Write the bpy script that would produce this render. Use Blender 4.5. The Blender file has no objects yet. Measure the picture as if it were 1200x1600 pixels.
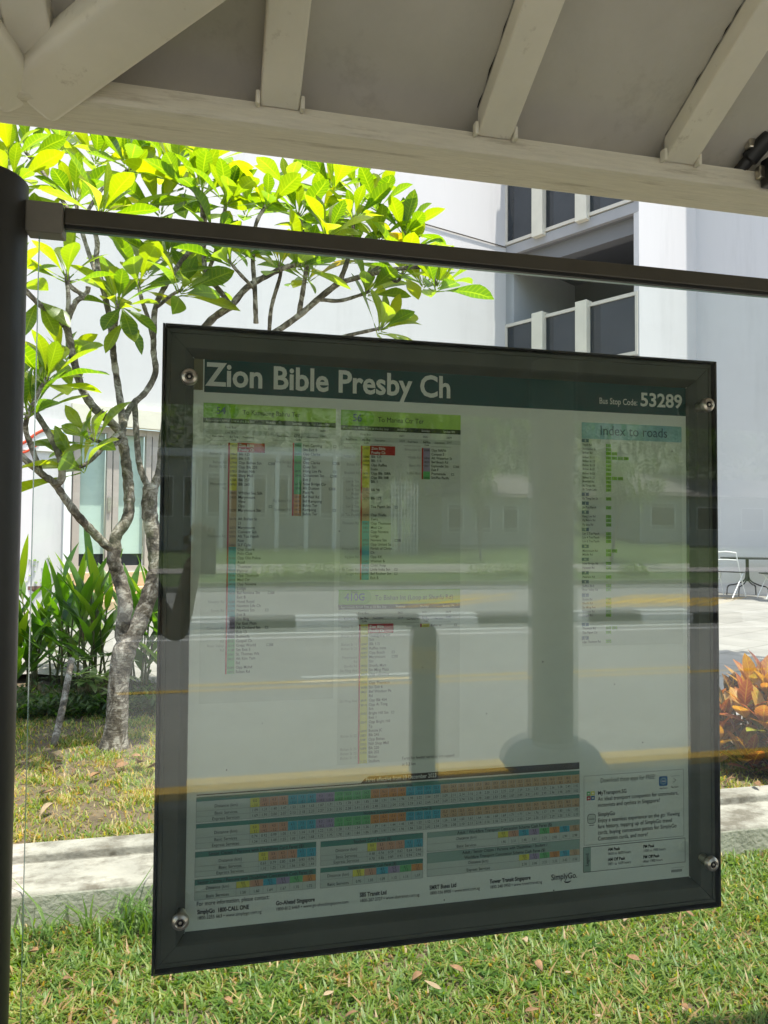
import bpy, math, random
import numpy as np
from mathutils import Vector, Matrix
random.seed(7); rng = np.random.default_rng(7)
SC = bpy.context.scene
COL = SC.collection
rad = math.radians

# ------------------------------------------------------------------ camera
FPX, CAMY, EYE = 1150.0, -1.25, 1.5          # focal length in photo pixels, camera position
YAW, PITCH, ROLL = .22838643, .03508508, .00727518
_fw = Vector((math.sin(YAW)*math.cos(PITCH), math.cos(YAW)*math.cos(PITCH), math.sin(PITCH)))
_r0 = Vector((math.cos(YAW), -math.sin(YAW), 0)); _u0 = _r0.cross(_fw)
_r = math.cos(ROLL)*_r0 + math.sin(ROLL)*_u0
_u = -math.sin(ROLL)*_r0 + math.cos(ROLL)*_u0
CAM = Vector((0, CAMY, EYE))
cd = bpy.data.cameras.new('camera'); cam = bpy.data.objects.new('camera', cd); COL.objects.link(cam)
m = Matrix((_r, _u, -_fw)).transposed().to_4x4(); m.translation = CAM
cam.matrix_world = m
cd.sensor_fit = 'VERTICAL'; cd.sensor_height = 36; cd.sensor_width = 27; cd.lens = FPX/1600*36
cd.clip_start = .02; cd.clip_end = 800
SC.camera = cam

# ------------------------------------------------------------------ light
SUN_EL, SUN_H = rad(76), Vector((.65, -.76))           # elevation, horizontal direction towards the sun
w = bpy.data.worlds.new('World'); SC.world = w; w.use_nodes = True
nt = w.node_tree; sky = nt.nodes.new('ShaderNodeTexSky'); sky.sky_type = 'NISHITA'; sky.sun_disc = False
sky.sun_elevation = SUN_EL; sky.sun_rotation = math.atan2(SUN_H.x, SUN_H.y)
sky.air_density = 1.3; sky.dust_density = 2.5; sky.ozone_density = 1.0
bg = nt.nodes['Background']; nt.links.new(sky.outputs[0], bg.inputs[0]); bg.inputs[1].default_value = .15
sd = bpy.data.lights.new('sun', 'SUN'); sd.energy = 3.6; sd.angle = rad(.53); sd.color = (1, .955, .87)
so = bpy.data.objects.new('sun', sd); COL.objects.link(so)
sdir = Vector((SUN_H.x*math.cos(SUN_EL), SUN_H.y*math.cos(SUN_EL), math.sin(SUN_EL)))
so.rotation_euler = sdir.to_track_quat('Z', 'Y').to_euler(); so.location = sdir*40
SC.view_settings.view_transform = 'Standard'; SC.view_settings.look = 'None'
SC.view_settings.gamma = 1; SC.view_settings.exposure = 1.16
SC.cycles.use_denoising = True
SC.cycles.max_bounces = 10; SC.cycles.diffuse_bounces = 4; SC.cycles.glossy_bounces = 4
SC.cycles.transparent_max_bounces = 24; SC.cycles.sample_clamp_indirect = 12
SC.cycles.caustics_reflective = False; SC.cycles.caustics_refractive = False

# ------------------------------------------------------------------ geometry helpers
def ray(px, py): return _fw + _r*((px-600)/FPX) + _u*((800-py)/FPX)
def onZ(px, py, z): d = ray(px, py); return CAM + d*((z-EYE)/d.z)
def onY(px, py, y): d = ray(px, py); return CAM + d*((y-CAMY)/d.y)
def atd(px, py, s): return CAM + ray(px, py)*s
def onV(px, py, P, D):                                   # vertical plane through P along D
    n = Vector((-D[1], D[0], 0)); d = ray(px, py); t = (Vector((P[0], P[1], 0))-CAM).dot(n)/d.dot(n)
    return CAM + d*t
GY = -.017                                               # mid plane of the glass pane
def RY(v): return 2*GY - v                               # a distance seen in the glass, in the street

ORG = {}
def tag(o, label=None, cat=None, group=None, kind=None):
    if label: o['label'] = label
    if cat: o['category'] = cat
    if group: o['group'] = group
    if kind: o['kind'] = kind
    return o
def thing(name, loc, label, cat, group=None):
    o = bpy.data.objects.new(name, None); COL.objects.link(o); o.location = loc; o.empty_display_size = .1
    ORG[o] = Vector(loc); return tag(o, label, cat, group)

class MB:
    def __init__(s): s.uv = {}; s.v = []; s.f = []; s.mi = []; s.t = []; s.cur = 0; s.tone = 0.
    def add(s, vs, fs, mi=None, tone=None):
        b = len(s.v); s.v += [tuple(x) for x in vs]
        for f in fs:
            s.f.append(tuple(b+i for i in f)); s.mi.append(s.cur if mi is None else mi); s.t.append(s.tone if tone is None else tone)
    def box(s, a, b, mi=None):
        x0, y0, z0 = [min(a[i], b[i]) for i in range(3)]; x1, y1, z1 = [max(a[i], b[i]) for i in range(3)]
        s.add([(x0,y0,z0),(x1,y0,z0),(x1,y1,z0),(x0,y1,z0),(x0,y0,z1),(x1,y0,z1),(x1,y1,z1),(x0,y1,z1)],
              [(0,3,2,1),(4,5,6,7),(0,1,5,4),(1,2,6,5),(2,3,7,6),(3,0,4,7)], mi)
    def obox(s, P, D, n, t0, t1, d0, d1, z0, z1, mi=None):     # box on a vertical plane: along D, out along n
        D = Vector((D[0], D[1], 0)); n = Vector((n[0], n[1], 0)); P = Vector((P[0], P[1], 0)); vs = []
        for z in (z0, z1):
            for t, d in ((t0,d0),(t1,d0),(t1,d1),(t0,d1)):
                q = P + D*t + n*d; vs.append((q.x, q.y, z))
        s.add(vs, [(0,3,2,1),(4,5,6,7),(0,1,5,4),(1,2,6,5),(2,3,7,6),(3,0,4,7)], mi)
    def quad(s, a, b, c, d, mi=None, tone=None): s.add([a,b,c,d], [(0,1,2,3)], mi, tone)
    def prism(s, pts, ax0, ax1, mi=None):                      # pts (y,z) outline swept along x
        n = len(pts); vs = [(ax0, p[0], p[1]) for p in pts] + [(ax1, p[0], p[1]) for p in pts]
        fs = [(i, (i+1) % n, n+(i+1) % n, n+i) for i in range(n)] + [tuple(range(n-1,-1,-1)), tuple(range(n, 2*n))]
        s.add(vs, fs, mi)
    def tube(s, pts, rads, n=8, caps=True, mi=None, tone=None):
        pts = [Vector(p) for p in pts]
        if not hasattr(rads, '__len__'): rads = [rads]*len(pts)
        vs = []; prev = None
        for i, p in enumerate(pts):
            a = pts[max(i-1, 0)]; b = pts[min(i+1, len(pts)-1)]; d = (b-a)
            d = d.normalized() if d.length > 1e-9 else Vector((0,0,1))
            if prev is None:
                e = d.orthogonal().normalized()
            else:
                e = prev - d*prev.dot(d); e = e.normalized() if e.length > 1e-6 else d.orthogonal().normalized()
            prev = e; g = d.cross(e)
            for k in range(n):
                a_ = 2*math.pi*k/n; vs.append(p + (e*math.cos(a_)+g*math.sin(a_))*rads[i])
        fs = []
        for i in range(len(pts)-1):
            for k in range(n):
                k2 = (k+1) % n; fs.append((i*n+k, i*n+k2, (i+1)*n+k2, (i+1)*n+k))
        if caps: fs += [tuple(range(n-1,-1,-1)), tuple(range((len(pts)-1)*n, len(pts)*n))]
        s.add(vs, fs, mi, tone)
    def lathe(s, c, prof, n=24, axis='z', mi=None):             # prof: (radius, height)
        vs = []
        for r_, h_ in prof:
            for k in range(n):
                a = 2*math.pi*k/n; x, y = r_*math.cos(a), r_*math.sin(a)
                vs.append((c[0]+x, c[1]+y, c[2]+h_) if axis == 'z' else (c[0]+x, c[1]-h_, c[2]+y))
        fs = []
        for i in range(len(prof)-1):
            for k in range(n):
                k2 = (k+1) % n; q = (i*n+k, i*n+k2, (i+1)*n+k2, (i+1)*n+k); fs.append(q)
        fs += [tuple(range(n-1,-1,-1)), tuple(range((len(prof)-1)*n, len(prof)*n))]
        s.add(vs, fs, mi)
    def build(s, name, mats, parent=None, smooth=False, bevel=0, kind=None, autosmooth=None):
        if not isinstance(mats, (list, tuple)): mats = [mats]
        o0 = Vector((0,0,0))
        if parent is not None: o0 = ORG[parent]
        me = bpy.data.meshes.new(name)
        v = np.array(s.v, dtype=float).reshape(-1, 3) - np.array(o0)
        me.from_pydata(v.tolist(), [], s.f)
        for mt in mats: me.materials.append(mt)
        me.polygons.foreach_set('material_index', s.mi)
        if any(s.t):
            at = me.attributes.new('tone', 'FLOAT', 'FACE'); at.data.foreach_set('value', s.t)
        if s.uv:
            A_ = np.zeros((len(s.v), 3), dtype=np.float32)
            for k0, arr in s.uv.items(): A_[k0:k0+len(arr)] = arr
            at = me.attributes.new('luv', 'FLOAT_VECTOR', 'POINT'); at.data.foreach_set('vector', A_.ravel())
        if smooth: me.polygons.foreach_set('use_smooth', [True]*len(s.f))
        me.update()
        o = bpy.data.objects.new(name, me); COL.objects.link(o)
        if parent is not None: o.parent = parent
        ORG[o] = o0
        if bevel:
            b = o.modifiers.new('edge', 'BEVEL'); b.width = bevel; b.segments = 2; b.limit_method = 'ANGLE'; b.angle_limit = rad(40)
        if autosmooth:
            for p in me.polygons: p.use_smooth = True
            me.set_sharp_from_angle(angle=rad(autosmooth))
        if kind: o['kind'] = kind
        return o

def smooth_path(pts, k=4):                                    # Catmull-Rom
    P = [Vector(p) for p in pts]
    if len(P) < 3: return P
    P = [2*P[0]-P[1]] + P + [2*P[-1]-P[-2]]; out = []
    for i in range(1, len(P)-2):
        for j in range(k):
            t = j/k; a, b, c, d = P[i-1:i+3]
            out.append(.5*((2*b)+(c-a)*t+(2*a-5*b+4*c-d)*t*t+(3*b-a-3*c+d)*t**3))
    out.append(P[-2]); return out

# ------------------------------------------------------------------ materials
def newmat(name):
    mt = bpy.data.materials.new(name); mt.use_nodes = True
    return mt, mt.node_tree, mt.node_tree.nodes['Principled BSDF']
def L(nt_, a, b): nt_.links.new(a, b)
def plain(name, col, rough=.6, metal=0., var=.12, scale=6., bump=0., bscale=60., stains=None, sscale=2., samt=.5, stretch=None, spec=.5, lo=.5, hi=.7):
    mt, n, p = newmat(name)
    p.inputs['Roughness'].default_value = rough; p.inputs['Metallic'].default_value = metal
    p.inputs['Specular IOR Level'].default_value = spec
    tc = n.nodes.new('ShaderNodeTexCoord'); src = tc.outputs['Object']
    if stretch:
        mp = n.nodes.new('ShaderNodeMapping'); mp.inputs['Scale'].default_value = stretch; L(n, src, mp.inputs[0]); src = mp.outputs[0]
    nz = n.nodes.new('ShaderNodeTexNoise'); nz.inputs['Scale'].default_value = scale; nz.inputs['Detail'].default_value = 7; nz.inputs['Roughness'].default_value = .62
    L(n, src, nz.inputs['Vector'])
    rp = n.nodes.new('ShaderNodeValToRGB')
    rp.color_ramp.elements[0].position = .3; rp.color_ramp.elements[1].position = .7
    c = np.array(col)
    rp.color_ramp.elements[0].color = (*np.clip(c*(1-var), 0, 1), 1); rp.color_ramp.elements[1].color = (*np.clip(c*(1+var), 0, 1), 1)
    L(n, nz.outputs['Fac'], rp.inputs[0]); out = rp.outputs[0]
    if stains is not None:
        n2 = n.nodes.new('ShaderNodeTexNoise'); n2.inputs['Scale'].default_value = sscale; n2.inputs['Detail'].default_value = 9; n2.inputs['Roughness'].default_value = .7
        L(n, src, n2.inputs['Vector'])
        r2 = n.nodes.new('ShaderNodeMapRange'); r2.inputs[1].default_value = lo; r2.inputs[2].default_value = hi; r2.inputs[4].default_value = samt; L(n, n2.outputs['Fac'], r2.inputs[0])
        mx = n.nodes.new('ShaderNodeMix'); mx.data_type = 'RGBA'; L(n, r2.outputs[0], mx.inputs[0]); L(n, out, mx.inputs[6]); mx.inputs[7].default_value = (*stains, 1); out = mx.outputs[2]
    L(n, out, p.inputs['Base Color'])
    if bump:
        n3 = n.nodes.new('ShaderNodeTexNoise'); n3.inputs['Scale'].default_value = bscale; n3.inputs['Detail'].default_value = 6; L(n, src, n3.inputs['Vector'])
        bp = n.nodes.new('ShaderNodeBump'); bp.inputs['Strength'].default_value = bump; bp.inputs['Distance'].default_value = .01
        L(n, n3.outputs['Fac'], bp.inputs['Height']); L(n, bp.outputs[0], p.inputs['Normal'])
    return mt
def flat(name, col, rough=.55):
    mt, n, p = newmat(name); p.inputs['Base Color'].default_value = (*col, 1); p.inputs['Roughness'].default_value = rough; p.inputs['Specular IOR Level'].default_value = .2
    return mt
def pane(name, base, tint=(1,1,1), rough=0.0, dust=0):
    mt, n, p = newmat(name); n.nodes.remove(p); o = n.nodes['Material Output']
    lw = n.nodes.new('ShaderNodeLayerWeight'); lw.inputs[0].default_value = .5
    pw = n.nodes.new('ShaderNodeMath'); pw.operation = 'POWER'; pw.inputs[1].default_value = 5; L(n, lw.outputs['Facing'], pw.inputs[0])
    ma = n.nodes.new('ShaderNodeMath'); ma.operation = 'MULTIPLY_ADD'; ma.inputs[1].default_value = 1-base; ma.inputs[2].default_value = base; L(n, pw.outputs[0], ma.inputs[0])
    tr = n.nodes.new('ShaderNodeBsdfTransparent'); tr.inputs[0].default_value = (*tint, 1)
    gl = n.nodes.new('ShaderNodeBsdfGlossy'); gl.inputs['Roughness'].default_value = rough
    mx = n.nodes.new('ShaderNodeMixShader'); L(n, ma.outputs[0], mx.inputs[0]); L(n, tr.outputs[0], mx.inputs[1]); L(n, gl.outputs[0], mx.inputs[2]); res = mx.outputs[0]
    if dust:                                             # a thin film of dust and wiped smears
        tc = n.nodes.new('ShaderNodeTexCoord'); mp = n.nodes.new('ShaderNodeMapping'); mp.inputs['Scale'].default_value = (2.2,1,5); mp.inputs['Rotation'].default_value = (0,rad(28),0); L(n, tc.outputs['Object'], mp.inputs[0])
        nz = n.nodes.new('ShaderNodeTexNoise'); nz.inputs['Scale'].default_value = 3.; nz.inputs['Detail'].default_value = 9; nz.inputs['Roughness'].default_value = .72; L(n, mp.outputs[0], nz.inputs['Vector'])
        mr = n.nodes.new('ShaderNodeMapRange'); mr.inputs[1].default_value = .42; mr.inputs[2].default_value = .75; mr.inputs[3].default_value = dust*.25; mr.inputs[4].default_value = dust*2.4; L(n, nz.outputs['Fac'], mr.inputs[0])
        df = n.nodes.new('ShaderNodeBsdfDiffuse'); df.inputs[0].default_value = (.7,.69,.65,1)
        m2 = n.nodes.new('ShaderNodeMixShader'); L(n, mr.outputs[0], m2.inputs[0]); L(n, res, m2.inputs[1]); L(n, df.outputs[0], m2.inputs[2]); res = m2.outputs[0]
    L(n, res, o.inputs[0])
    return mt
def leafmat(name, stops, trans=(.45,.6,.05), tw=.45, rough=.42, nscale=9., namt=.25, vein=None):
    mt, n, p = newmat(name); o = n.nodes['Material Output']
    at = n.nodes.new('ShaderNodeAttribute'); at.attribute_name = 'tone'
    tc = n.nodes.new('ShaderNodeTexCoord'); nz = n.nodes.new('ShaderNodeTexNoise'); nz.inputs['Scale'].default_value = nscale; nz.inputs['Detail'].default_value = 4; L(n, tc.outputs['Object'], nz.inputs['Vector'])
    ma = n.nodes.new('ShaderNodeMath'); ma.operation = 'MULTIPLY_ADD'; ma.inputs[1].default_value = namt; L(n, nz.outputs['Fac'], ma.inputs[0]); L(n, at.outputs['Fac'], ma.inputs[2])
    sb = n.nodes.new('ShaderNodeMath'); sb.operation = 'SUBTRACT'; sb.inputs[1].default_value = namt*.5; L(n, ma.outputs[0], sb.inputs[0])
    rp = n.nodes.new('ShaderNodeValToRGB'); cr = rp.color_ramp
    while len(cr.elements) < len(stops): cr.elements.new(.5)
    for e, (ps, c) in zip(cr.elements, stops): e.position = ps; e.color = (*c, 1)
    L(n, sb.outputs[0], rp.inputs[0]); colr = rp.outputs[0]
    if vein:                                             # midrib and side veins, in the leaf's own coordinates
        def mth(op, a, b_=None, c=None):
            q = n.nodes.new('ShaderNodeMath'); q.operation = op
            for i_, x_ in enumerate((a, b_, c)):
                if x_ is None: continue
                if hasattr(x_, 'is_linked'): L(n, x_, q.inputs[i_])
                else: q.inputs[i_].default_value = x_
            return q.outputs[0]
        av = n.nodes.new('ShaderNodeAttribute'); av.attribute_name = 'luv'; sx = n.nodes.new('ShaderNodeSeparateXYZ'); L(n, av.outputs['Vector'], sx.inputs[0])
        au = mth('ABSOLUTE', sx.outputs[0])
        mid = mth('SUBTRACT', 1., mth('MINIMUM', mth('MULTIPLY', au, 9.), 1.))
        sd_ = mth('ABSOLUTE', mth('SUBTRACT', mth('FRACT', mth('SUBTRACT', mth('MULTIPLY', sx.outputs[1], vein[1]), mth('MULTIPLY', au, vein[2]))), .5))
        side = mth('MULTIPLY', mth('SUBTRACT', 1., mth('MINIMUM', mth('MULTIPLY', sd_, 7.), 1.)), .55)
        vm_ = mth('MAXIMUM', mid, side)
        mv = n.nodes.new('ShaderNodeMix'); mv.data_type = 'RGBA'; L(n, mth('MULTIPLY', vm_, vein[3]), mv.inputs[0]); L(n, colr, mv.inputs[6]); mv.inputs[7].default_value = (*vein[0], 1); colr = mv.outputs[2]
    L(n, colr, p.inputs['Base Color']); p.inputs['Roughness'].default_value = rough
    tl = n.nodes.new('ShaderNodeBsdfTranslucent')
    mc = n.nodes.new('ShaderNodeMix'); mc.data_type = 'RGBA'; mc.blend_type = 'MULTIPLY'; mc.inputs[0].default_value = 1
    sc_ = n.nodes.new('ShaderNodeVectorMath'); sc_.operation = 'SCALE'; sc_.inputs['Scale'].default_value = 6.; L(n, colr, sc_.inputs[0])
    L(n, sc_.outputs[0], mc.inputs[6]); mc.inputs[7].default_value = (*trans, 1); L(n, mc.outputs[2], tl.inputs[0])
    mx = n.nodes.new('ShaderNodeMixShader'); mx.inputs[0].default_value = tw; L(n, p.outputs[0], mx.inputs[1]); L(n, tl.outputs[0], mx.inputs[2]); L(n, mx.outputs[0], o.inputs[0])
    return mt

M = {}
M['cream'] = plain('cream_paint', (.79,.745,.645), .55, var=.06, scale=5, bump=.12, bscale=40, stains=(.36,.30,.21), sscale=14, samt=.75, lo=.60, hi=.74)
M['cream_wood'] = plain('cream_painted_timber', (.77,.72,.61), .55, var=.08, scale=10, bump=.35, bscale=26, stretch=(1.2,14,14), stains=(.30,.24,.15), sscale=2.2, samt=.7, lo=.56, hi=.70)
M['panel'] = plain('grey_soffit_board', (.57,.54,.49), .7, var=.09, scale=3, bump=.14, bscale=50, stains=(.25,.22,.18), sscale=5, samt=.55, lo=.57, hi=.78)
M['housewall'] = plain('weathered_house_wall', (.36,.365,.335), .85, var=.1, scale=1, stains=(.25,.25,.22), sscale=.9, samt=.6)
M['sky_screen'] = plain('sky_screen_green', (.16,.185,.115), 1., var=.3, scale=.25, bump=.5, bscale=2, stains=(.07,.10,.04), sscale=.3, samt=.7)
M['dimmed_panel'] = plain('dimmed_front_soffit', (.065,.06,.05), .8, var=.08, scale=3)  # front underside coloured darker to dim its reflection in the board
M['bronze'] = plain('dark_bronze_metal', (.022,.020,.017), .45, .0, var=.15, scale=14, bump=.05)
M['rail'] = plain('brown_grey_rail_paint', (.075,.065,.050), .4, 0, var=.12, scale=9, bump=.04)
M['clamp'] = plain('grey_clamp_paint', (.20,.18,.155), .45, 0, var=.1, scale=20)
M['black'] = plain('black_rubber', (.012,.012,.012), .5, 0, var=.2)
M['glass'] = pane('clear_glass', .042, (.965,.99,.975), dust=.012)
M['glassedge'] = plain('green_glass_edge', (.25,.42,.38), .15, 0, var=.1)
M['cover'] = pane('aged_acrylic_cover', .138, (.985,1.0,.975), dust=.008, rough=.014)
M['frame'] = plain('dark_olive_aluminium', (.078,.084,.068), .48, .15, var=.15, scale=10, stretch=(1,1,1), bump=.03, bscale=120, stains=(.09,.085,.06), sscale=5, samt=.35, lo=.6, hi=.8)
M['steel'] = plain('bolt_steel', (.55,.50,.42), .3, .9, var=.15, scale=40)
M['concrete'] = plain('weathered_concrete', (.30,.285,.24), .9, var=.2, scale=7, bump=.5, bscale=45, stains=(.10,.085,.06), sscale=5, samt=.85, lo=.47, hi=.62, stretch=(.85,1.1,1.1))
M['concrete_face'] = plain('sun_lightened_algae_concrete', (.45,.44,.365), .9, var=.15, scale=5, bump=.5, bscale=45, stains=(.13,.14,.09), sscale=2.6, samt=.7, lo=.45, hi=.68)
M['soil'] = plain('lawn_soil', (.115,.085,.05), 1., var=.4, scale=14, bump=.8, bscale=50, stains=(.10,.12,.03), sscale=4, samt=.7)
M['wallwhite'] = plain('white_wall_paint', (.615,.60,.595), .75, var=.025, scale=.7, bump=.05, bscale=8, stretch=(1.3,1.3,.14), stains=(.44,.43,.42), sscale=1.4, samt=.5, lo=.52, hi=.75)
M['soffit'] = plain('shade_grey_balcony', (.20,.20,.205), .8, var=.05, scale=1)  # shade of the balcony recess put into the grey
M['creamtrim'] = plain('cream_trim', (.70,.66,.55), .7, var=.06, scale=3)
M['taupe'] = plain('taupe_window_frame', (.42,.37,.33), .45, .0, var=.06)
M['blind'] = plain('pale_green_roller_blind', (.46,.60,.53), .8, var=.04, scale=3, stretch=(1,1,8))
M['darkglass'] = plain('dark_window_glass', (.018,.024,.030), .07, 0, var=.3, scale=.8, spec=.6)
M['darkglass_reflect'] = plain('painted_glass_reflection', (.040,.048,.058), .12, 0, var=.2, scale=.8)
M['tan'] = plain('tan_step_tile', (.55,.40,.24), .7, var=.12, scale=3)
M['palemetal'] = plain('cream_balcony_metal', (.62,.58,.50), .5, 0, var=.06)
M['white'] = plain('white_paint', (.8,.8,.78), .5, var=.04)
M['blackmetal'] = plain('black_metal', (.02,.02,.022), .4, .2, var=.15)
M['terracotta'] = plain('brown_pot', (.17,.10,.075), .7, var=.2, scale=9)
M['asphalt'] = plain('sunlit_asphalt', (.33,.325,.295), .95, var=.10, scale=1.6, bump=.3, bscale=90, stains=(.22,.218,.20), sscale=.8, samt=.6, stretch=(.25,1,1))
M['platform'] = plain('platform_concrete', (.15,.142,.128), .8, var=.12, scale=4, bump=.2)
M['yellow'] = plain('yellow_road_paint', (.74,.47,.06), .8, var=.12, scale=12, stains=(.40,.30,.14), sscale=9, samt=.4)
M['whiteroad'] = plain('white_road_paint', (.78,.78,.74), .8, var=.08, scale=12)
M['kerbblack'] = plain('black_kerb_paint', (.03,.03,.03), .7, var=.2)
M['footpath'] = plain('footpath_concrete', (.46,.43,.38), .9, var=.1, scale=3)
M['farlawn'] = plain('mown_far_lawn', (.085,.135,.03), 1., var=.3, scale=3, bump=.6, bscale=30)
M['earth'] = plain('ground_earth', (.10,.12,.05), 1., var=.3, scale=1)
M['pillar'] = plain('grey_pillar_paint', (.44,.45,.43), .6, var=.06, scale=3)
M['bollard'] = plain('brown_grey_bollard', (.36,.32,.28), .6, var=.12, scale=6)
M['rooftile'] = plain('grey_roof', (.19,.17,.155), .8, var=.15, scale=8)
def barkmat():
    mt, n, p = newmat('grey_lichen_bark'); p.inputs['Roughness'].default_value = .9
    tc = n.nodes.new('ShaderNodeTexCoord')
    nz = n.nodes.new('ShaderNodeTexNoise'); nz.inputs['Scale'].default_value = 13; nz.inputs['Detail'].default_value = 10; nz.inputs['Roughness'].default_value = .78; nz.inputs['Distortion'].default_value = .6; L(n, tc.outputs['Object'], nz.inputs['Vector'])
    rp = n.nodes.new('ShaderNodeValToRGB'); cr = rp.color_ramp
    cr.elements[0].position = .40; cr.elements[0].color = (.040,.032,.024,1); cr.elements[1].position = .50; cr.elements[1].color = (.15,.122,.092,1)
    e = cr.elements.new(.60); e.color = (.44,.40,.34,1)
    L(n, nz.outputs['Fac'], rp.inputs[0]); L(n, rp.outputs[0], p.inputs['Base Color'])
    mp = n.nodes.new('ShaderNodeMapping'); mp.inputs['Scale'].default_value = (14,14,50); L(n, tc.outputs['Object'], mp.inputs[0])
    n2 = n.nodes.new('ShaderNodeTexNoise'); n2.inputs['Scale'].default_value = 2; n2.inputs['Detail'].default_value = 5; L(n, mp.outputs[0], n2.inputs['Vector'])
    bp = n.nodes.new('ShaderNodeBump'); bp.inputs['Strength'].default_value = .55; bp.inputs['Distance'].default_value = .01; L(n, n2.outputs['Fac'], bp.inputs['Height']); L(n, bp.outputs[0], p.inputs['Normal'])
    return mt
M['bark'] = barkmat()
M['leaf'] = leafmat('frangipani_leaf', [(0,(.020,.052,.010)),(.35,(.052,.096,.011)),(.65,(.120,.150,.010)),(.93,(.17,.175,.012)),(1,(.17,.085,.025))], (.93,.90,.05), .46, .34, 11, .22, ((.17,.22,.05), 11., 1.1, .55))
M['ginger'] = leafmat('ginger_leaf', [(0,(.026,.070,.011)),(.6,(.058,.125,.016)),(1,(.13,.175,.025))], (.8,.85,.1), .35, .35, 6, .15)
M['stem'] = plain('ginger_stem', (.10,.11,.035), .6, var=.3, scale=12, stains=(.16,.05,.02), sscale=6, samt=.8)
M['cover_leaf'] = leafmat('low_bed_leaf', [(0,(.018,.040,.010)),(.6,(.04,.08,.016)),(1,(.10,.12,.03))], (.5,.7,.1), .3, .5)
M['varieg'] = leafmat('variegated_leaf', [(0,(.06,.13,.03)),(.5,(.18,.24,.08)),(1,(.42,.44,.24))], (.3,.4,.1), .3, .45)
M['croton'] = leafmat('croton_leaf', [(0,(.022,.030,.012)),(.24,(.07,.018,.012)),(.40,(.24,.045,.018)),(.56,(.29,.085,.025)),(.80,(.34,.21,.035)),(1,(.15,.25,.025))], (.5,.42,.14), .26, .34, 30, .45, ((.50,.36,.06), 8., 1.5, .75))
M['grass'] = leafmat('lawn_grass', [(0,(.045,.10,.014)),(.42,(.112,.186,.024)),(.66,(.215,.24,.055)),(.82,(.40,.325,.155)),(1,(.30,.19,.09))], (.7,.65,.14), .30, .5, 3, .2)
M['dryleaf'] = plain('dry_leaf', (.22,.12,.055), .7, var=.45, scale=30, bump=.3)
M['dryleafpale'] = plain('pale_dry_leaf', (.34,.25,.15), .7, var=.25, scale=30, bump=.3)
M['farleaf'] = leafmat('far_tree_leaf', [(0,(.025,.055,.014)),(.5,(.06,.105,.02)),(1,(.15,.19,.04))], (.5,.6,.1), .3, .5)
def tilemat():
    mt, n, p = newmat('pale_plaza_tiles'); p.inputs['Roughness'].default_value = .75
    tc = n.nodes.new('ShaderNodeTexCoord'); mp = n.nodes.new('ShaderNodeMapping'); mp.inputs['Rotation'].default_value = (0,0,rad(-24)); L(n, tc.outputs['Object'], mp.inputs[0])
    br = n.nodes.new('ShaderNodeTexBrick'); br.offset = 0; br.inputs['Scale'].default_value = 1; br.inputs['Brick Width'].default_value = .6; br.inputs['Row Height'].default_value = .6; br.inputs['Mortar Size'].default_value = .008
    br.inputs['Color1'].default_value = (.235,.222,.196,1); br.inputs['Color2'].default_value = (.26,.247,.22,1); br.inputs['Mortar'].default_value = (.13,.12,.10,1); L(n, mp.outputs[0], br.inputs['Vector'])
    nz = n.nodes.new('ShaderNodeTexNoise'); nz.inputs['Scale'].default_value = 2.5; nz.inputs['Detail'].default_value = 6; L(n, tc.outputs['Object'], nz.inputs['Vector'])
    mr = n.nodes.new('ShaderNodeMapRange'); mr.inputs[1].default_value = .3; mr.inputs[2].default_value = .7; mr.inputs[3].default_value = .82; mr.inputs[4].default_value = 1.08; L(n, nz.outputs['Fac'], mr.inputs[0])
    vm = n.nodes.new('ShaderNodeVectorMath'); vm.operation = 'SCALE'; L(n, br.outputs['Color'], vm.inputs[0]); L(n, mr.outputs[0], vm.inputs['Scale']); L(n, vm.outputs[0], p.inputs['Base Color'])
    return mt
M['tile'] = tilemat()

# ================================================================== SETTING: ground behind the glass
def zp(y): return .15 + .024*max(y-3, 0)
b = MB(); b.quad((-150,-150,-.45),(150,-150,-.45),(150,150,-.45),(-150,150,-.45)); b.build('ground', M['earth'], kind='structure')
def sheet(name, x0, x1, y0, y1, zf, mat, nx=30, ny=20, amp=.0, clip=None):
    b = MB(); xs = np.linspace(x0, x1, nx+1); ys = np.linspace(y0, y1, ny+1); vs = []
    for y in ys:
        for x in xs: vs.append((x, y, zf(x, y)+amp*random.uniform(-1, 1)))
    fs = []
    for j in range(ny):
        for i in range(nx):
            cx, cy = (xs[i]+xs[i+1])/2, (ys[j]+ys[j+1])/2
            if clip and not clip(cx, cy): continue
            a = j*(nx+1)+i; fs.append((a, a+1, a+nx+2, a+nx+1))
    b.add(vs, fs); return b.build(name, mat, smooth=True, kind='structure')
KF, KB, KZ = 1.845, 2.28, .13                      # kerb front, back, height
sheet('lawn_soil', -6, 8, .22, KF+.02, lambda x, y: -.012, M['soil'], 60, 12, .008)
def zl(x, y): return KZ-.015 + .028*max(y-KB, 0)
def plaza_edge(x): return 5.75 - .56*(x+1.5)*.93 if x > -1.5 else 5.75
sheet('upper_lawn_soil', -8, 9, KB-.02, 7.6, zl, M['soil'], 80, 40, .01)
# plaza: a paved sheet whose front edge runs from behind the ginger bed to behind the croton
b = MB(); xs = np.linspace(-14, 26, 81); vs = []; fs = []
for x in xs:
    y0 = max(plaza_edge(x), 2.75)
    for j in range(9):
        y = y0 + (24-y0)*j/8; vs.append((x, y, zp(y)+.075))
for i in range(80):
    for j in range(8): a = i*9+j; fs.append((a, a+9, a+10, a+1))
b.add(vs, fs); b.build('plaza', M['tile'], kind='structure')
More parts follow.
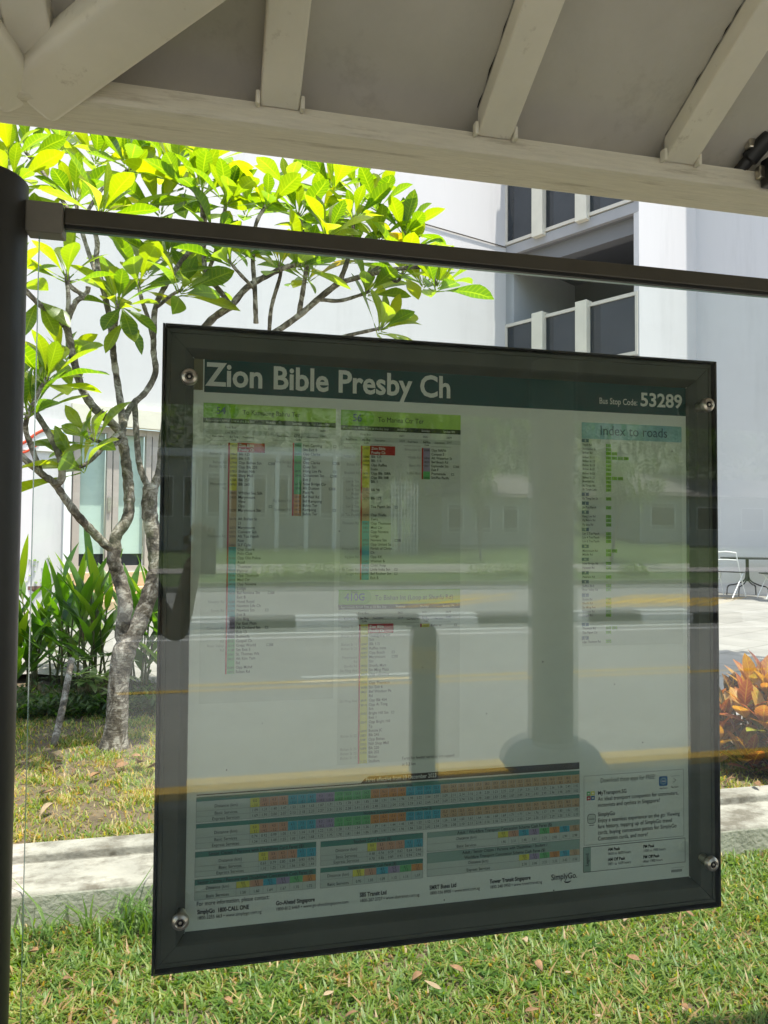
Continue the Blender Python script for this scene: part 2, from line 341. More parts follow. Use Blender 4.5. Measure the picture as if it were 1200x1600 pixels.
# low concrete drain kerb with a raised lip
b = MB(); cuts = [-9, -2.9, .05, 1.62, 3.9, 9]
for a0, a1 in zip(cuts[:-1], cuts[1:]):
    dz = random.uniform(-.004, .004); g = .004
    n0 = len(b.f)
    b.prism([(KF,-.2),(KB,-.2),(KB,KZ+.024+dz),(KB-.12,KZ+.030+dz),(KB-.132,KZ+.022+dz),(KB-.136,KZ-.014+dz),(KB-.150,KZ-.014+dz),(KB-.158,KZ-.002+dz),(KF+.012,KZ+dz),(KF,KZ-.012+dz)], a0+g, a1-g)
    for k in range(n0, len(b.f)):                      # face towards the camera: base lightened to look sunlit, plus algae stains
        if all(abs(b.v[i][1]-KF) < 1e-6 for i in b.f[k]): b.mi[k] = 1
b.build('kerb', [M['concrete'], M['concrete_face']], kind='structure', bevel=.006)

# grass: blades as one uncountable thing per bed
def grass(name, n, xr, yr, zf, hr, tone_f, wid=(.0030,.0062), reject=None, lab='', cat='grass'):
    X = rng.uniform(*xr, n); Y = rng.uniform(*yr, n)
    # clumps
    k = max(8, n//70); cx = rng.uniform(*xr, k); cy = rng.uniform(*yr, k); pick = rng.integers(0, k, n); sel = rng.random(n) < .72
    X = np.where(sel, cx[pick]+rng.normal(0, .035, n), X); Y = np.where(sel, cy[pick]+rng.normal(0, .035, n), Y)
    ok = (X > xr[0]) & (X < xr[1]) & (Y > yr[0]) & (Y < yr[1])
    if reject is not None: ok &= ~reject(X, Y)
    X, Y = X[ok], Y[ok]; n = len(X)
    Z = zf(X, Y); ctone = rng.random(k)[pick][ok]
    H = rng.uniform(*hr, n)*(.6+.8*rng.random(n)); W = rng.uniform(*wid, n)
    a = rng.uniform(0, 2*np.pi, n); lean = rng.uniform(.15, 1.25, n)*H; dx, dy = np.cos(a), np.sin(a)
    s = np.stack([-dy, dx, np.zeros(n)], 1)
    def pt(t, w):
        c = np.stack([X+dx*lean*t*t, Y+dy*lean*t*t, Z+H*(t-.28*t*t)], 1); return c+s*(W*w)[:, None]
    V = np.stack([pt(0, -1), pt(0, 1), pt(.5, -.85), pt(.5, .85), pt(1, 0)], 1).reshape(-1, 3)
    base = (np.arange(n)*5)[:, None]
    me = bpy.data.meshes.new(name); me.vertices.add(len(V)); me.vertices.foreach_set('co', V.ravel())
    quads = base + np.array([0,1,3,2]); tris = base + np.array([2,3,4])
    loops = np.concatenate([quads, tris], 1).ravel(); me.loops.add(len(loops)); me.loops.foreach_set('vertex_index', loops)
    me.polygons.add(2*n); st = (np.arange(n)*7)[:, None] + np.array([0, 4]); me.polygons.foreach_set('loop_start', st.ravel())
    me.materials.append(M['grass']); me.update(calc_edges=True)
    T = tone_f(X, Y, rng.random(n), ctone); at = me.attributes.new('tone', 'FLOAT', 'FACE'); at.data.foreach_set('value', np.repeat(T, 2))
    me.validate()
    o = bpy.data.objects.new(name, me); COL.objects.link(o); ORG[o] = Vector((0,0,0))
    tag(o, lab, cat, kind='stuff'); return o
def tone_near(X, Y, r, c):
    dry = (np.sin(X*3.1+1)*np.sin(Y*4.3+X)+1)/2
    return np.clip(.10+.30*r+.28*c+.22*dry*r+np.where(r > .85, .42, 0), 0, 1)
grass('lawn_grass', 76000, (-1.0,3.0), (.72,KF-.004), lambda X, Y: 0*X-.015, (.018,.056), tone_near,
      lab='green lawn grass in front of the low concrete kerb, under the notice board')
grass('tall_grass', 420, (-.75,.35), (KF-.24,KF-.03), lambda X, Y: 0*X-.01, (.10,.22), lambda X, Y, r, c: .05+.3*r, (.003,.006),
      lab='longer grass tufts growing against the left end of the concrete kerb', cat='grass tufts')
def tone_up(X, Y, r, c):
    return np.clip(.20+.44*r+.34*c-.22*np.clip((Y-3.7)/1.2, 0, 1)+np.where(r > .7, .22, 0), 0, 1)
def zl2(X, Y): return KZ-.02 + .028*np.maximum(Y-KB, 0)
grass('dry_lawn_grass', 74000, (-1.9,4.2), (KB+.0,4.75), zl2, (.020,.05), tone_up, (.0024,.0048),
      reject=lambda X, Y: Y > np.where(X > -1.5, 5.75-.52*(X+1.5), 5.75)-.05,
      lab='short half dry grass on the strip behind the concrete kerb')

M['slabface'] = plain('slab_edge_paint', (.36,.355,.36), .8, var=.06, scale=2)
# ================================================================== BUILDING behind
A = Vector((-1.94, 10.95, 0)); AD = Vector((math.sin(rad(68)), math.cos(rad(68)), 0)); AN = Vector((AD.y, -AD.x, 0))
P1 = onV(790, 700, A, AD); P1.z = 0
BD = Vector((.5, -.8660254, 0)); BN = Vector((-.8660254, -.5, 0))          # towards the camera along the balcony front
P2 = onV(1000, 700, P1, BD); P2.z = 0
P3 = onV(1090, 700, P2, AD); P3.z = 0
def ta(px, py): q = onV(px, py, A, AD); return (Vector((q.x, q.y, 0))-A).dot(AD), q.z
def tb(px, py): q = onV(px, py, P1, BD); return (Vector((q.x, q.y, 0))-P1).dot(BD), q.z
bld = thing('apartment_building', (P1.x, P1.y, .3), 'white rendered building with glazed balconies behind the frangipani', 'building')
tP1 = (P1-A).dot(AD); tP3 = (P2-P1).length; wP = (P3-P2).length; HT = 16
d0, zl0 = ta(113, 632); d1, _ = ta(330, 650); zl1 = ta(190, 668)[1]; zs = ta(190, 893)[1]
print('door', d0, d1, zl0, zl1, zs, 'P', P1, P2, P3)
b = MB()
b.obox(A, AD, AN, -12, d0, -.5, 0, -.2, HT); b.obox(A, AD, AN, d1, tP1, -.5, 0, -.2, HT)
b.obox(A, AD, AN, d0, d1, -.5, 0, zl0, HT); b.obox(A, AD, AN, d0, d1, -.5, -.02, -.2, zs)
b.obox(P2, AD, AN, 0, wP, -.12, 0, -.2, HT)                           # pier
b.obox(P3, BD, BN, 0, 1.75, -.5, 0, -.2, HT); P4 = P3+BD*1.75; b.obox(P4, AD, AN, -.02, 9, -.5, 0, -.2, HT)                              # right wall
b.obox(P1, BD, BN, 0, tP3, -3.2, -2.9, -.2, HT)                         # back of balconies
b.obox(P1, BD, BN, -.35, -.002, -3.2, -.3, -.2, HT)
b.build('wall', M['wallwhite'], bld)
b = MB(); b.obox(A, AD, AN, d0-.02, d1+.1, 0, .10, zl1, zl0+.02); b.build('lintel', M['creamtrim'], bld, bevel=.01)
b = MB(); b.obox(A, AD, AN, d0-.05, d1+.2, -.05, .12, zs-.22, zs-.003); b.build('sill', M['tan'], bld, bevel=.008)
b = MB(); b.obox(A, AD, AN, d0-.10, d1+.3, .0, .42, -.1, zs-.225); b.obox(A, AD, AN, d0-.12, d1+.3, .0, .75, -.1, zs-.40); b.build('step', M['tan'], bld, bevel=.008)
b = MB(); b.obox(A, AD, AN, d0-.10, d0, 0, .06, zs-.2, zl1-.003); b.build('door_jamb', M['white'], bld)
# glazed sliding doors: panels between taupe frames
edges = [ta(x, 780)[0] for x in (117, 168, 178, 232, 241, 295, 330)]
fr = MB(); zt = zl1; zb = zs
fr.obox(A, AD, AN, d0, d1, -.16, -.06, zt-.10, zt); fr.obox(A, AD, AN, d0, d1, -.16, -.06, zb, zb+.09)
for x0, x1 in ((115,126),(168,176),(178,187),(229,237),(239,248),(292,330)):
    fr.obox(A, AD, AN, ta(x0, 780)[0], ta(x1, 780)[0], -.165, -.055+random.uniform(-.01,.01), zb+.002, zt-.002)
dw = fr.build('door_frame', M['taupe'], bld)
for x0, x1 in ((126,168),(187,229),(248,292)):
    g = MB(); a0, a1 = ta(x0, 780)[0], ta(x1, 780)[0]
    g.obox(A, AD, AN, a0, a1, -.22, -.20, zb+.28, zt-.10); g.build('roller_blind', M['blind'], bld)
    g = MB(); g.obox(A, AD, AN, a0-.01, a1+.01, -.26, -.24, zb+.05, zt-.05); g.build('door_pane', M['darkglass'], bld)
g = MB(); h0 = ta(172, 800)[1]; h1 = ta(172, 777)[1]; g.obox(A, AD, AN, ta(169.5, 780)[0], ta(174, 780)[0], -.055, -.03, h0, h1); g.build('door_handle', M['steel'], bld)
# balconies: two levels of dark glazing in cream frames, slab edge and soffit
zr = tb(790, 508)[1]; zu = tb(790, 386)[1]; print('balcony heights', zr, zu)
def balcony(zbot, ztop):
    t = MB()
    xs = [0, tb(836, 540)[0], tb(853, 540)[0], tb(904, 540)[0], tb(922, 540)[0], tP3-.04]
    rail = .07
    for z in (zbot, ztop-rail): t.obox(P1, BD, BN, 0.0, tP3-.03, -.06, .03, z, z+rail)
    t.obox(P1, BD, BN, 0, .05, -.055, .025, zbot+rail, ztop-rail); t.obox(P1, BD, BN, tP3-.08, tP3-.03, -.055, .025, zbot+rail, ztop-rail)
    t.build('balcony_rail', M['palemetal'], bld)
    for k in (1, 3):
        t = MB(); t.obox(P1, BD, BN, xs[k], xs[k+1], -.10, .14, zbot-.08, ztop+.06); t.build('balcony_post', M['creamtrim'], bld, bevel=.01)
    for a0, a1 in ((.05, xs[1]), (xs[2], xs[3]), (xs[4], tP3-.08)):
        t = MB(); t.obox(P1, BD, BN, a0, a1, -.03, -.01, zbot+rail, ztop-rail); t.build('balcony_pane', M['darkglass'], bld)
        t = MB(); t.obox(P1, BD, BN, a0+(a1-a0)*.24, a1, -.0085, -.004, zbot+rail, ztop-rail); t.build('reflection_band', M['darkglass_reflect'], bld)  # lighter strip standing in for reflections on the balcony glass
balcony(zu+.02, zu+2.1); balcony(zr-1.25, zr); balcony(zu+2.9, zu+4.15)
for zz in (zu, zr-1.27, zu+2.88):
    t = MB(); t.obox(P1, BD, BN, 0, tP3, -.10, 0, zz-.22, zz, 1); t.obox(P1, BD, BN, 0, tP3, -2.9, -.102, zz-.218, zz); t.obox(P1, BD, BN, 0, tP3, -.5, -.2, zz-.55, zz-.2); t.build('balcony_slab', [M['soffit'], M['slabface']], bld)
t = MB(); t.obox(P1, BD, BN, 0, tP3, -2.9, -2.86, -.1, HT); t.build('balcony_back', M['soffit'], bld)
t = MB(); t.tube([A+AD*(tP1-3.6)+AN*.02+Vector((0,0,ta(645,347)[1])), P1+AN*.02-AD*.02+Vector((0,0,onV(787,386,A,AD).z))], .012, 6); t.build('wall_cable', M['rail'], bld)

# sign on the wall at left
s0 = onV(20, 640, A, AD); sx0, sz1 = ta(12, 652); sx1, sz0 = ta(108, 708)
sg = thing('wall_sign', tuple(A+AD*((sx0+sx1)/2)+AN*.02+Vector((0,0,sz0))), 'small white wall sign with blue handwritten lettering and red swoosh', 'sign')
b = MB(); b.obox(A, AD, AN, sx0, sx1, .004, .04, sz0, sz1); b.build('panel', M['white'], sg, bevel=.004)

# table and chairs on the plaza
zt_ = .45; tq = onZ(1168, 931, zt_)
tb_ = thing('cafe_table', tuple(tq), 'black metal cafe table between two white chairs on the plaza', 'table')
b = MB(); b.lathe(tq, [(.05,.70),(.46,.70),(.47,.71),(.47,.725),(.46,.73)], 28); b.build('table_top', M['blackmetal'], tb_)
b = MB(); b.tube([tq+Vector((0,0,.28)), tq+Vector((0,0,.70))], .03, 10); b.build('pedestal', M['blackmetal'], tb_)
for k in range(4):
    a = k*math.pi/2+.5; d = Vector((math.cos(a), math.sin(a), 0))
    b = MB(); b.tube(smooth_path([tq+d*.02+Vector((0,0,.5)), tq+d*.05+Vector((0,0,.30)), tq+d*.22+Vector((0,0,.21)), tq+d*.36+Vector((0,0,.17)), tq+d*.39+Vector((0,0,.0))]), .013, 7); b.build('leg', M['blackmetal'], tb_, smooth=True)
def chair(px, py, rot, label):
    q = onZ(px, py, zt_); t = thing('plaza_chair', tuple(q), label, 'chair', 'white chairs at the cafe table')
    R = Matrix.Rotation(rot, 3, 'Z'); V = lambda x, y, z: q + R @ Vector((x, y, z))
    for s in (-1, 1):
        b = MB(); b.tube([V(-.24, s*.21, 0), V(-.05, s*.2, .45), V(.02, s*.2, .62), V(.08,s*.19,.82)], .0095, 7); b.build('back_leg', M['white'], t)
        b = MB(); b.tube([V(.26, s*.21, 0), V(-.18, s*.2, .46)], .0095, 7); b.build('front_leg', M['white'], t)
    b = MB(); b.add([V(-.22,-.21,.44),V(.2,-.21,.46),V(.2,.21,.46),V(-.22,.21,.44),V(-.22,-.21,.46),V(.2,-.21,.48),V(.2,.21,.48),V(-.22,.21,.46)], [(0,3,2,1),(4,5,6,7),(0,1,5,4),(1,2,6,5),(2,3,7,6),(3,0,4,7)]); b.build('seat', M['blackmetal'], t, bevel=.008)
    b = MB(); b.tube([V(.08,-.19,.82), V(.085,0,.84), V(.08,.19,.82)], .014, 7); b.tube([V(.04,-.2,.68), V(.045,0,.69), V(.04,.2,.68)], .012, 7); b.build('backrest', M['white'], t)
chair(1138, 932, rad(205), 'white folding chair left of the black cafe table, nearest the notice board')
chair(1212, 935, rad(-20), 'white folding chair right of the black cafe table, cut by the frame edge')

# potted plant by the wall
q = onZ(52, 958, .32)
pt_ = thing('potted_plant', tuple(q), 'small leafy plant in a brown tapered pot by the white wall', 'potted plant')
b = MB(); b.lathe(q, [(.13,0),(.20,.36),(.225,.37),(.225,.42),(.19,.42),(.18,.38),(.02,.38)], 20); b.build('pot', M['terracotta'], pt_, autosmooth=40)
def leaf(b, base, dirv, up, Ln, W, droop=.3, fold=.25, prof=None, seg=6, tone=.5, curl=0.):
    d = Vector(dirv).normalized(); s = d.cross(Vector(up)); s = s.normalized() if s.length > 1e-4 else d.orthogonal().normalized(); n = s.cross(d).normalized()
    vs = []; luv = []
    for i in range(seg+1):
        t = i/seg; ww = W*.5*(prof(t) if prof else math.sin(math.pi*t**.85)**.8) if 0 < t < 1 else W*.02
        c = Vector(base) + d*(Ln*t*(1-.25*droop*t)) - n*(droop*Ln*t*t*.55)
        e = s*ww; h_ = n*(fold*ww)
        vs += [c-e+h_, c, c+e+h_]; luv += [(-1,t,0),(0,t,0),(1,t,0)]
    fs = []
    for i in range(seg):
        a = i*3; fs += [(a,a+1,a+4,a+3),(a+1,a+2,a+5,a+4)]
    b.uv[len(b.v)] = np.array(luv, dtype=np.float32); b.add([tuple(v) for v in vs], fs, tone=max(.001, tone))
def rnd(a, c): return random.uniform(a, c)
b = MB()
for k in range(130):
    a = rnd(0, 6.28); r_ = rnd(0, .2); p0 = q+Vector((math.cos(a)*r_, math.sin(a)*r_, rnd(.40,.78)))
    leaf(b, p0, (math.cos(a)*.8, math.sin(a)*.8, rnd(-.1,1)), (0,0,1), rnd(.09,.18), rnd(.03,.05), .4, .2, None, 4, rnd(.3,1))
b.build('foliage', M['varieg'], pt_, smooth=True)

# ================================================================== FRANGIPANI TREE
TB = onZ(180, 1168, zl(-.6, 3.88)); TD = (TB-CAM).dot(_fw)
tree = thing('frangipani_tree', tuple(TB), 'frangipani tree with forked grey trunk and big glossy backlit leaves', 'tree')
def tp(px, py, dd=0.): return atd(px, py, TD+dd)
tk = MB(); tips = []
def limb(pts, r0, r1, n=9, tip=False, k=5):
    P = smooth_path([tp(*p) for p in pts], k); N = len(P)
    R = [(r0+(r1-r0)*i/(N-1))*(1+.07*math.sin(i*2.3+r0*900)+rnd(-.05,.05)) for i in range(N)]
    tk.tube(P, R, n)
    if tip: tips.append((P[-1], (P[-1]-P[-4]).normalized()))
px2m = TD/FPX
# root flare and trunk
P = smooth_path([tp(177,1182), tp(179,1160), tp(183,1120), tp(186,1060), tp(193,1022), tp(202,1000)], 5)
R = np.interp(np.linspace(0,1,len(P)), [0,.12,.3,.6,.85,1], [.125,.098,.072,.064,.074,.050]); tk.tube(P, list(R), 14)
limb([(198,1012),(191,987),(196,943,-.02),(187,905),(178,877,-.05),(180,852,-.05)], .047, .042, 12)
limb([(200,1010),(213,985,.02),(228,945,.04),(243,900,.06),(244,870,.08),(238,827,.08),(233,794,.1),(236,757,.1)], .055, .048, 12)
limb([(180,858,-.05),(166,852,-.1),(144,830,-.2),(121,805,-.3),(101,778,-.35),(85,755,-.4),(67,742,-.45),(36,715,-.55),(10,690,-.6)], .029, .017, 9)
limb([(87,757,-.4),(97,745,-.4),(92,710,-.45),(76,677,-.5),(58,648,-.52),(48,634,-.55)], .024, .016, 8, True)
limb([(64,740,-.45),(49,697,-.5),(40,670,-.55),(45,640,-.58)], .018, .013, 7, True)
limb([(180,862,-.05),(181,838,-.04),(198,812,0),(202,787,.02),(200,749,.03),(196,715,.02),(191,683,0)], .038, .031, 11)
limb([(193,700,0),(184,672,-.05),(166,654,-.1),(146,636,-.15),(128,607,-.2),(115,562,-.25),(106,518,-.3),(102,505,-.3)], .028, .021, 9)
limb([(103,510,-.3),(88,495,-.35),(71,484,-.4),(41,455,-.5),(22,430,-.55)], .020, .014, 8, True)
limb([(102,512,-.3),(108,495,-.32),(119,471,-.34),(129,462,-.35),(110,447,-.36),(104,428,-.37)], .017, .013, 8, True)
limb([(104,505,-.3),(107,470,-.36),(104,432,-.37)], .014, .012, 7)
limb([(130,462,-.35),(137,455,-.34),(138,448,-.34)], .013, .015, 7)
limb([(191,690,0),(190,647,.05),(184,602,.08),(178,562,.08),(175,529,.05),(170,490,.02),(158,440,0),(150,400,-.02)], .024, .017, 9)
limb([(176,530,.05),(182,500,-.05),(184,470,-.12)], .014, .013, 7, True)
limb([(150,402,-.02),(152,380,-.02),(147,350,-.04),(160,330,-.05)], .017, .012, 7, True)
limb([(193,665,.02),(198,647,.1),(209,630,.15),(228,612,.2),(243,582,.25),(240,551,.28),(240,520,.3)], .022, .019, 8)
limb([(236,765,.1),(227,752,.1),(218,726,.1),(214,690,.12),(211,640,.14),(210,628,.15)], .022, .018, 8)
limb([(236,770,.12),(250,735,.15),(254,690,.2),(262,640,.25),(275,590,.3),(300,540,.3),(330,500,.3),(362,478,.3)], .030, .024, 9)
limb([(262,640,.25),(285,600,.4),(350,560,.5),(420,525,.5),(466,494,.5),(500,465,.5),(532,440,.5)], .025, .021, 9)
limb([(240,522,.3),(243,480,.35),(262,440,.4),(290,400,.45),(312,380,.4),(320,345,.4),(305,300,.4),(283,285,.4)], .020, .013, 8, True)
limb([(241,540,.3),(232,500,.25),(222,470,.2),(215,440,.2)], .016, .012, 7, True)
limb([(360,480,.3),(385,450,.3),(415,432,.3),(445,418,.3),(470,412,.3)], .024, .015, 8, True)
limb([(362,480,.3),(340,450,.3),(322,430,.3),(318,380,.3),(316,330,.3),(315,298,.3)], .019, .013, 8, True)
limb([(318,440,.3),(336,395,.2),(347,345,.2),(356,312,.2)], .014, .011, 7, True)
limb([(400,505,.3),(398,450,.2),(395,400,.2),(400,350,.2),(418,318,.2)], .017, .012, 8, True)
limb([(466,496,.5),(474,450,.45),(480,400,.4),(470,350,.4),(466,332,.4)], .018, .012, 8, True)
limb([(420,528,.5),(424,480,.4),(438,430,.35),(436,410,.3)], .015, .012, 7, True)
limb([(530,442,.5),(542,410,.5),(550,375,.5),(553,338,.5)], .019, .012, 8, True)
limb([(530,442,.5),(565,432,.5),(600,424,.5),(640,418,.45),(665,420,.4),(684,445,.38)], .020, .012, 8, True)
limb([(500,468,.5),(530,470,.55),(560,462,.6),(578,455,.6)], .015, .011, 7, True)
limb([(560,434,.5),(595,415,.6),(622,385,.65),(632,362,.7)], .014, .011, 7, True)
limb([(600,425,.5),(620,440,.5),(632,420,.5)], .012, .01, 7, True)
limb([(420,525,.5),(480,540,.55),(540,525,.6),(598,512,.6)], .018, .012, 8, True)
limb([(158,445,0),(140,400,.15),(125,350,.2),(118,310,.25)], .016, .012, 7, True)
limb([(125,355,.2),(95,310,.3),(60,260,.35),(40,238,.4)], .014, .011, 7, True)
limb([(125,350,.2),(160,295,.3),(190,272,.4),(206,262,.4)], .013, .01, 7, True)
limb([(191,688,-.05),(172,696,-.12),(155,690,-.2),(140,685,-.25)], .015, .011, 7, True)
limb([(195,672,-.02),(172,688,-.2),(150,712,-.28),(130,728,-.32),(121,728,-.34)], .014, .011, 7, True)
limb([(48,640,-.55),(62,610,-.55),(75,588,-.55)], .013, .011, 7, True)
limb([(318,385,.3),(332,372,.3),(342,372,.3)], .011, .01, 7, True)
limb([(398,452,.2),(372,425,.1),(356,405,.05)], .013, .01, 7, True)
limb([(480,405,.4),(505,380,.3),(512,365,.25)], .012, .01, 7, True)
limb([(245,480,.35),(270,460,.2),(285,452,.15)], .012, .01, 7, True)
tk.build('trunk', M['bark'], tree, smooth=True)
extra = [(250,330,.5),(270,250,.6),(385,330,.5),(500,330,.6),(520,290,.7),(590,320,.7),(150,250,.7),(20,280,.1),(330,250,.7),(450,290,.8),(590,370,.7),(540,400,.8),
         (60,350,.3),(10,330,.3),(480,430,.7),(300,440,.7),(260,400,.7),(640,390,.8),(250,255,.9),(95,225,.8),(660,440,.8),(560,300,.9),(230,420,.8),(100,560,.2),(195,250,.6),(15,240,.2)]
for x, y, d in extra: tips.append((tp(x, y, d), Vector((rnd(-.5,.5), rnd(-.4,.4), 1)).normalized()))
cr = MB()
plum = lambda t: (math.sin(math.pi*min(1, t**1.25))**.72)*(.35+.65*min(1, t*1.6)) if t < 1 else 0
def rosette(c, d, n, size):
    d = Vector(d); d.z = abs(d.z)+.75; d.normalize(); e = d.orthogonal().normalized(); g = d.cross(e); a0 = rnd(0, 6.28); rt = rnd(-.08,.10)
    for i in range(n):
        a = a0 + i*2.399; u = i/n; open_ = .22+1.22*(u**.85)+rnd(-.15,.15)
        rdir = e*math.cos(a)+g*math.sin(a); dv = d*math.cos(open_)+rdir*math.sin(open_)
        Ln = size*rnd(.75,1.15)*(.6+.45*min(1, u*2+.15)); base = Vector(c)+rdir*.012 - d*.06*u
        pet = base+dv*Ln*.14; cr.tube([base, pet], [.0045,.0035], 5, False, tone=.5)
        upv = d if open_ > .25 else rdir*-1
        tn = min(.93, max(.02, rnd(.15,.62)+rt+(.25 if random.random() < .10 else 0)))
        if random.random() < .007: tn = .97
        roll = rnd(-.45,.45); upv = (Vector(upv)*math.cos(roll)+Vector(dv).cross(Vector(upv))*math.sin(roll))
        leaf(cr, pet, dv, upv, Ln, Ln*rnd(.34,.44), rnd(.1,.6), rnd(.12,.42), plum, 8, tn)
for c, d in tips: rosette(c, d, random.randint(10, 14), rnd(.27,.36))
# hanging lower leaves seen against the wall
for x, y, d in ((190,480,-.12),(196,500,-.12),(60,470,-.4),(70,540,-.45)):
    for k in range(3):
        leaf(cr, tp(x, y, d), (rnd(-.7,.7), rnd(-.6,.3), rnd(-1,-.3)), (0,-.6,.8), rnd(.22,.30), rnd(.09,.115), .3, .25, plum, 8, rnd(.1,.5))
cr.build('crown', M['leaf'], tree, smooth=True)

# ================================================================== GINGER BED
GLAB = 'tall green ginger plant with upright blade leaves in the bed behind the frangipani'
lance = lambda t: math.sin(math.pi*t**.8)**.85
def ginger(px, py, hmin, hmax, ns, seed):
    random.seed(seed); q = onZ(px, py, zl(0, 5.0)); q.z = zl(q.x, q.y)
    t = thing('ginger_plant', tuple(q), GLAB, 'plant', 'ginger plants in the bed')
    st = MB(); lf = MB()
    for k in range(ns):
        a = rnd(0, 6.28); r_ = rnd(.02,.15); p0 = q+Vector((math.cos(a)*r_, math.sin(a)*r_*.7, -.03)); H = .88*rnd(hmin, hmax)
        ln = Vector((rnd(-.16,.16), rnd(-.14,.12), 1)); p = [p0+ln*(H*u) for u in (0,.25,.5,.72)]
        st.tube(p, [.011,.0095,.008,.005], 6)
        nl = random.randint(4, 6); ph = rnd(0, 6.28)
        for i in range(nl):
            u = .30+.42*i/(nl-1); side = 1 if i % 2 else -1; az = ph + (0 if side > 0 else math.pi)+rnd(-.5,.5)
            el = 1.32-.62*(1-i/(nl-1))+rnd(-.15,.15)
            dv = Vector((math.cos(az)*math.cos(el), math.sin(az)*math.cos(el), math.sin(el)))
            leaf(lf, p0+ln*(H*u), dv, (-math.cos(az)*math.sin(el), -math.sin(az)*math.sin(el), math.cos(el)), rnd(.36,.54), rnd(.055,.088), rnd(.1,.45), rnd(.15,.35), lance, 7, rnd(.1,.9))
    st.build('stem', M['stem'], t, smooth=True); lf.build('foliage', M['ginger'], t, smooth=True)
for i, (px, py, h0, h1, ns) in enumerate([(28,1092,.65,.98,4),(52,1085,.7,1.05,5),(84,1078,.9,1.45,4),(108,1090,.75,1.2,4),(132,1084,1.15,1.55,5),(152,1092,1.0,1.50,5),(216,1086,.8,1.25,5),(238,1092,.75,1.2,5),(262,1084,.8,1.2,4)]):
    ginger(px, py, h0, h1, ns, 40+i)
random.seed(11)
# variegated shrubs low in the bed
def shrub(px, py, y_z, name, label, n, spread, hh, mat, Lr, Wr, tones):
    q = onZ(px, py, y_z); q.z = zl(q.x, q.y); t = thing(name, tuple(q), label, 'shrub'); st = MB(); lf = MB()
    for k in range(n):
        a = rnd(0, 6.28); r_ = spread*math.sqrt(random.random()); top = q+Vector((math.cos(a)*r_, math.sin(a)*r_, rnd(.3,1)*hh))
        st.tube([q+Vector((rnd(-.03,.03), rnd(-.03,.03), -.02)), q.lerp(top, .5)+Vector((rnd(-.04,.04), rnd(-.04,.04), .03)), top], [.008,.006,.004], 5)
        ph = rnd(0, 6)
        for i in range(7):
            az = ph+i*2.4; el = rnd(-.2,.9); dv = (math.cos(az)*math.cos(el), math.sin(az)*math.cos(el), math.sin(el))
            leaf(lf, top, dv, (0,0,1), rnd(*Lr), rnd(*Wr), rnd(.2,.6), .25, None, 5, rnd(*tones))
    st.build('stem', M['stem'], t, smooth=True); lf.build('foliage', mat, t, smooth=True)
shrub(150, 1108, .17, 'variegated_shrub', 'low cream and green variegated shrub left of the frangipani trunk base', 12, .24, .36, M['varieg'], (.10,.17), (.04,.06), (.2,1))
shrub(92, 1065, .18, 'variegated_shrub', 'pale leaved shrub behind the ginger stems at the left edge', 9, .2, .55, M['varieg'], (.12,.2), (.05,.08), (.0,.7))
# low ground cover under the ginger
gc = MB()
for k in range(4200):
    x = rnd(-1.7, .5); y = 4.45+abs(random.gauss(0, .42)); 
    if y > 5.7: continue
    a = rnd(0, 6.28); el = rnd(-.1,1.1)
    leaf(gc, (x, y, zl(x, y)+rnd(0,.11)), (math.cos(a)*math.cos(el), math.sin(a)*math.cos(el), math.sin(el)), (0,0,1), rnd(.05,.11), rnd(.014,.03), .4, .2, None, 3, rnd(0,.9))
o = gc.build('ground_cover', M['cover_leaf'], smooth=True); tag(o, 'dark low ground cover around the ginger stems', 'ground cover', kind='stuff')

# croton at the right edge
q = onZ(1172, 1196, zl(3.2, 2.7)); q.z = zl(q.x, q.y)
ct = thing('croton_shrub', tuple(q), 'croton shrub with red orange and yellow veined leaves right of the notice board', 'shrub')
st = MB(); lf = MB(); crp = lambda t: math.sin(math.pi*t**.95)**.75
for k in range(34):
    a = rnd(0, 6.28); r_ = .26*math.sqrt(random.random()); h_ = rnd(.12,.63)*(1-.5*(r_/.26)**2); top = q+Vector((math.cos(a)*r_, math.sin(a)*r_, h_))
    st.tube([q+Vector((rnd(-.05,.05), rnd(-.05,.05), -.02)), q.lerp(top, .5)+Vector((rnd(-.03,.03), rnd(-.03,.03), .02)), top], [.011,.009,.006], 6)
    ph = rnd(0, 6); bt = rnd(-.25,.25)
    for i in range(9):
        az = ph+i*2.4; el = .35+1.05*(1-i/9)+rnd(-.2,.2); dv = (math.cos(az)*math.cos(el), math.sin(az)*math.cos(el), math.sin(el))
        hz = (h_-.25)*.5
        leaf(lf, top-Vector((0,0,.012*i)), dv, (0,0,1), rnd(.15,.24), rnd(.065,.10), rnd(.1,.5), .2, crp, 6, min(.98, max(.03, .45+bt*1.2+hz*.6+rnd(-.25,.25)+(.25 if random.random() < .16 else 0))))
st.build('stem', M['stem'], ct, smooth=True); lf.build('foliage', M['croton'], ct, smooth=True)

# broad leaved weeds low in the turf
wd = MB()
for k in range(260):
    x, y = rnd(-.7, 2.4), rnd(.95, KF-.05); ph = rnd(0, 6)
    for i in range(random.randint(4, 7)):
        az = ph+i*1.1+rnd(-.2,.2); el = rnd(.05,.6)
        leaf(wd, (x, y, .004), (math.cos(az)*math.cos(el), math.sin(az)*math.cos(el), math.sin(el)), (0,0,1), rnd(.025,.05), rnd(.012,.020), .5, .15, None, 3, rnd(.2,.9))
tag(wd.build('lawn_weeds', M['ginger'], smooth=True), 'low broad leaved weeds scattered through the near lawn grass', 'weeds', kind='stuff')

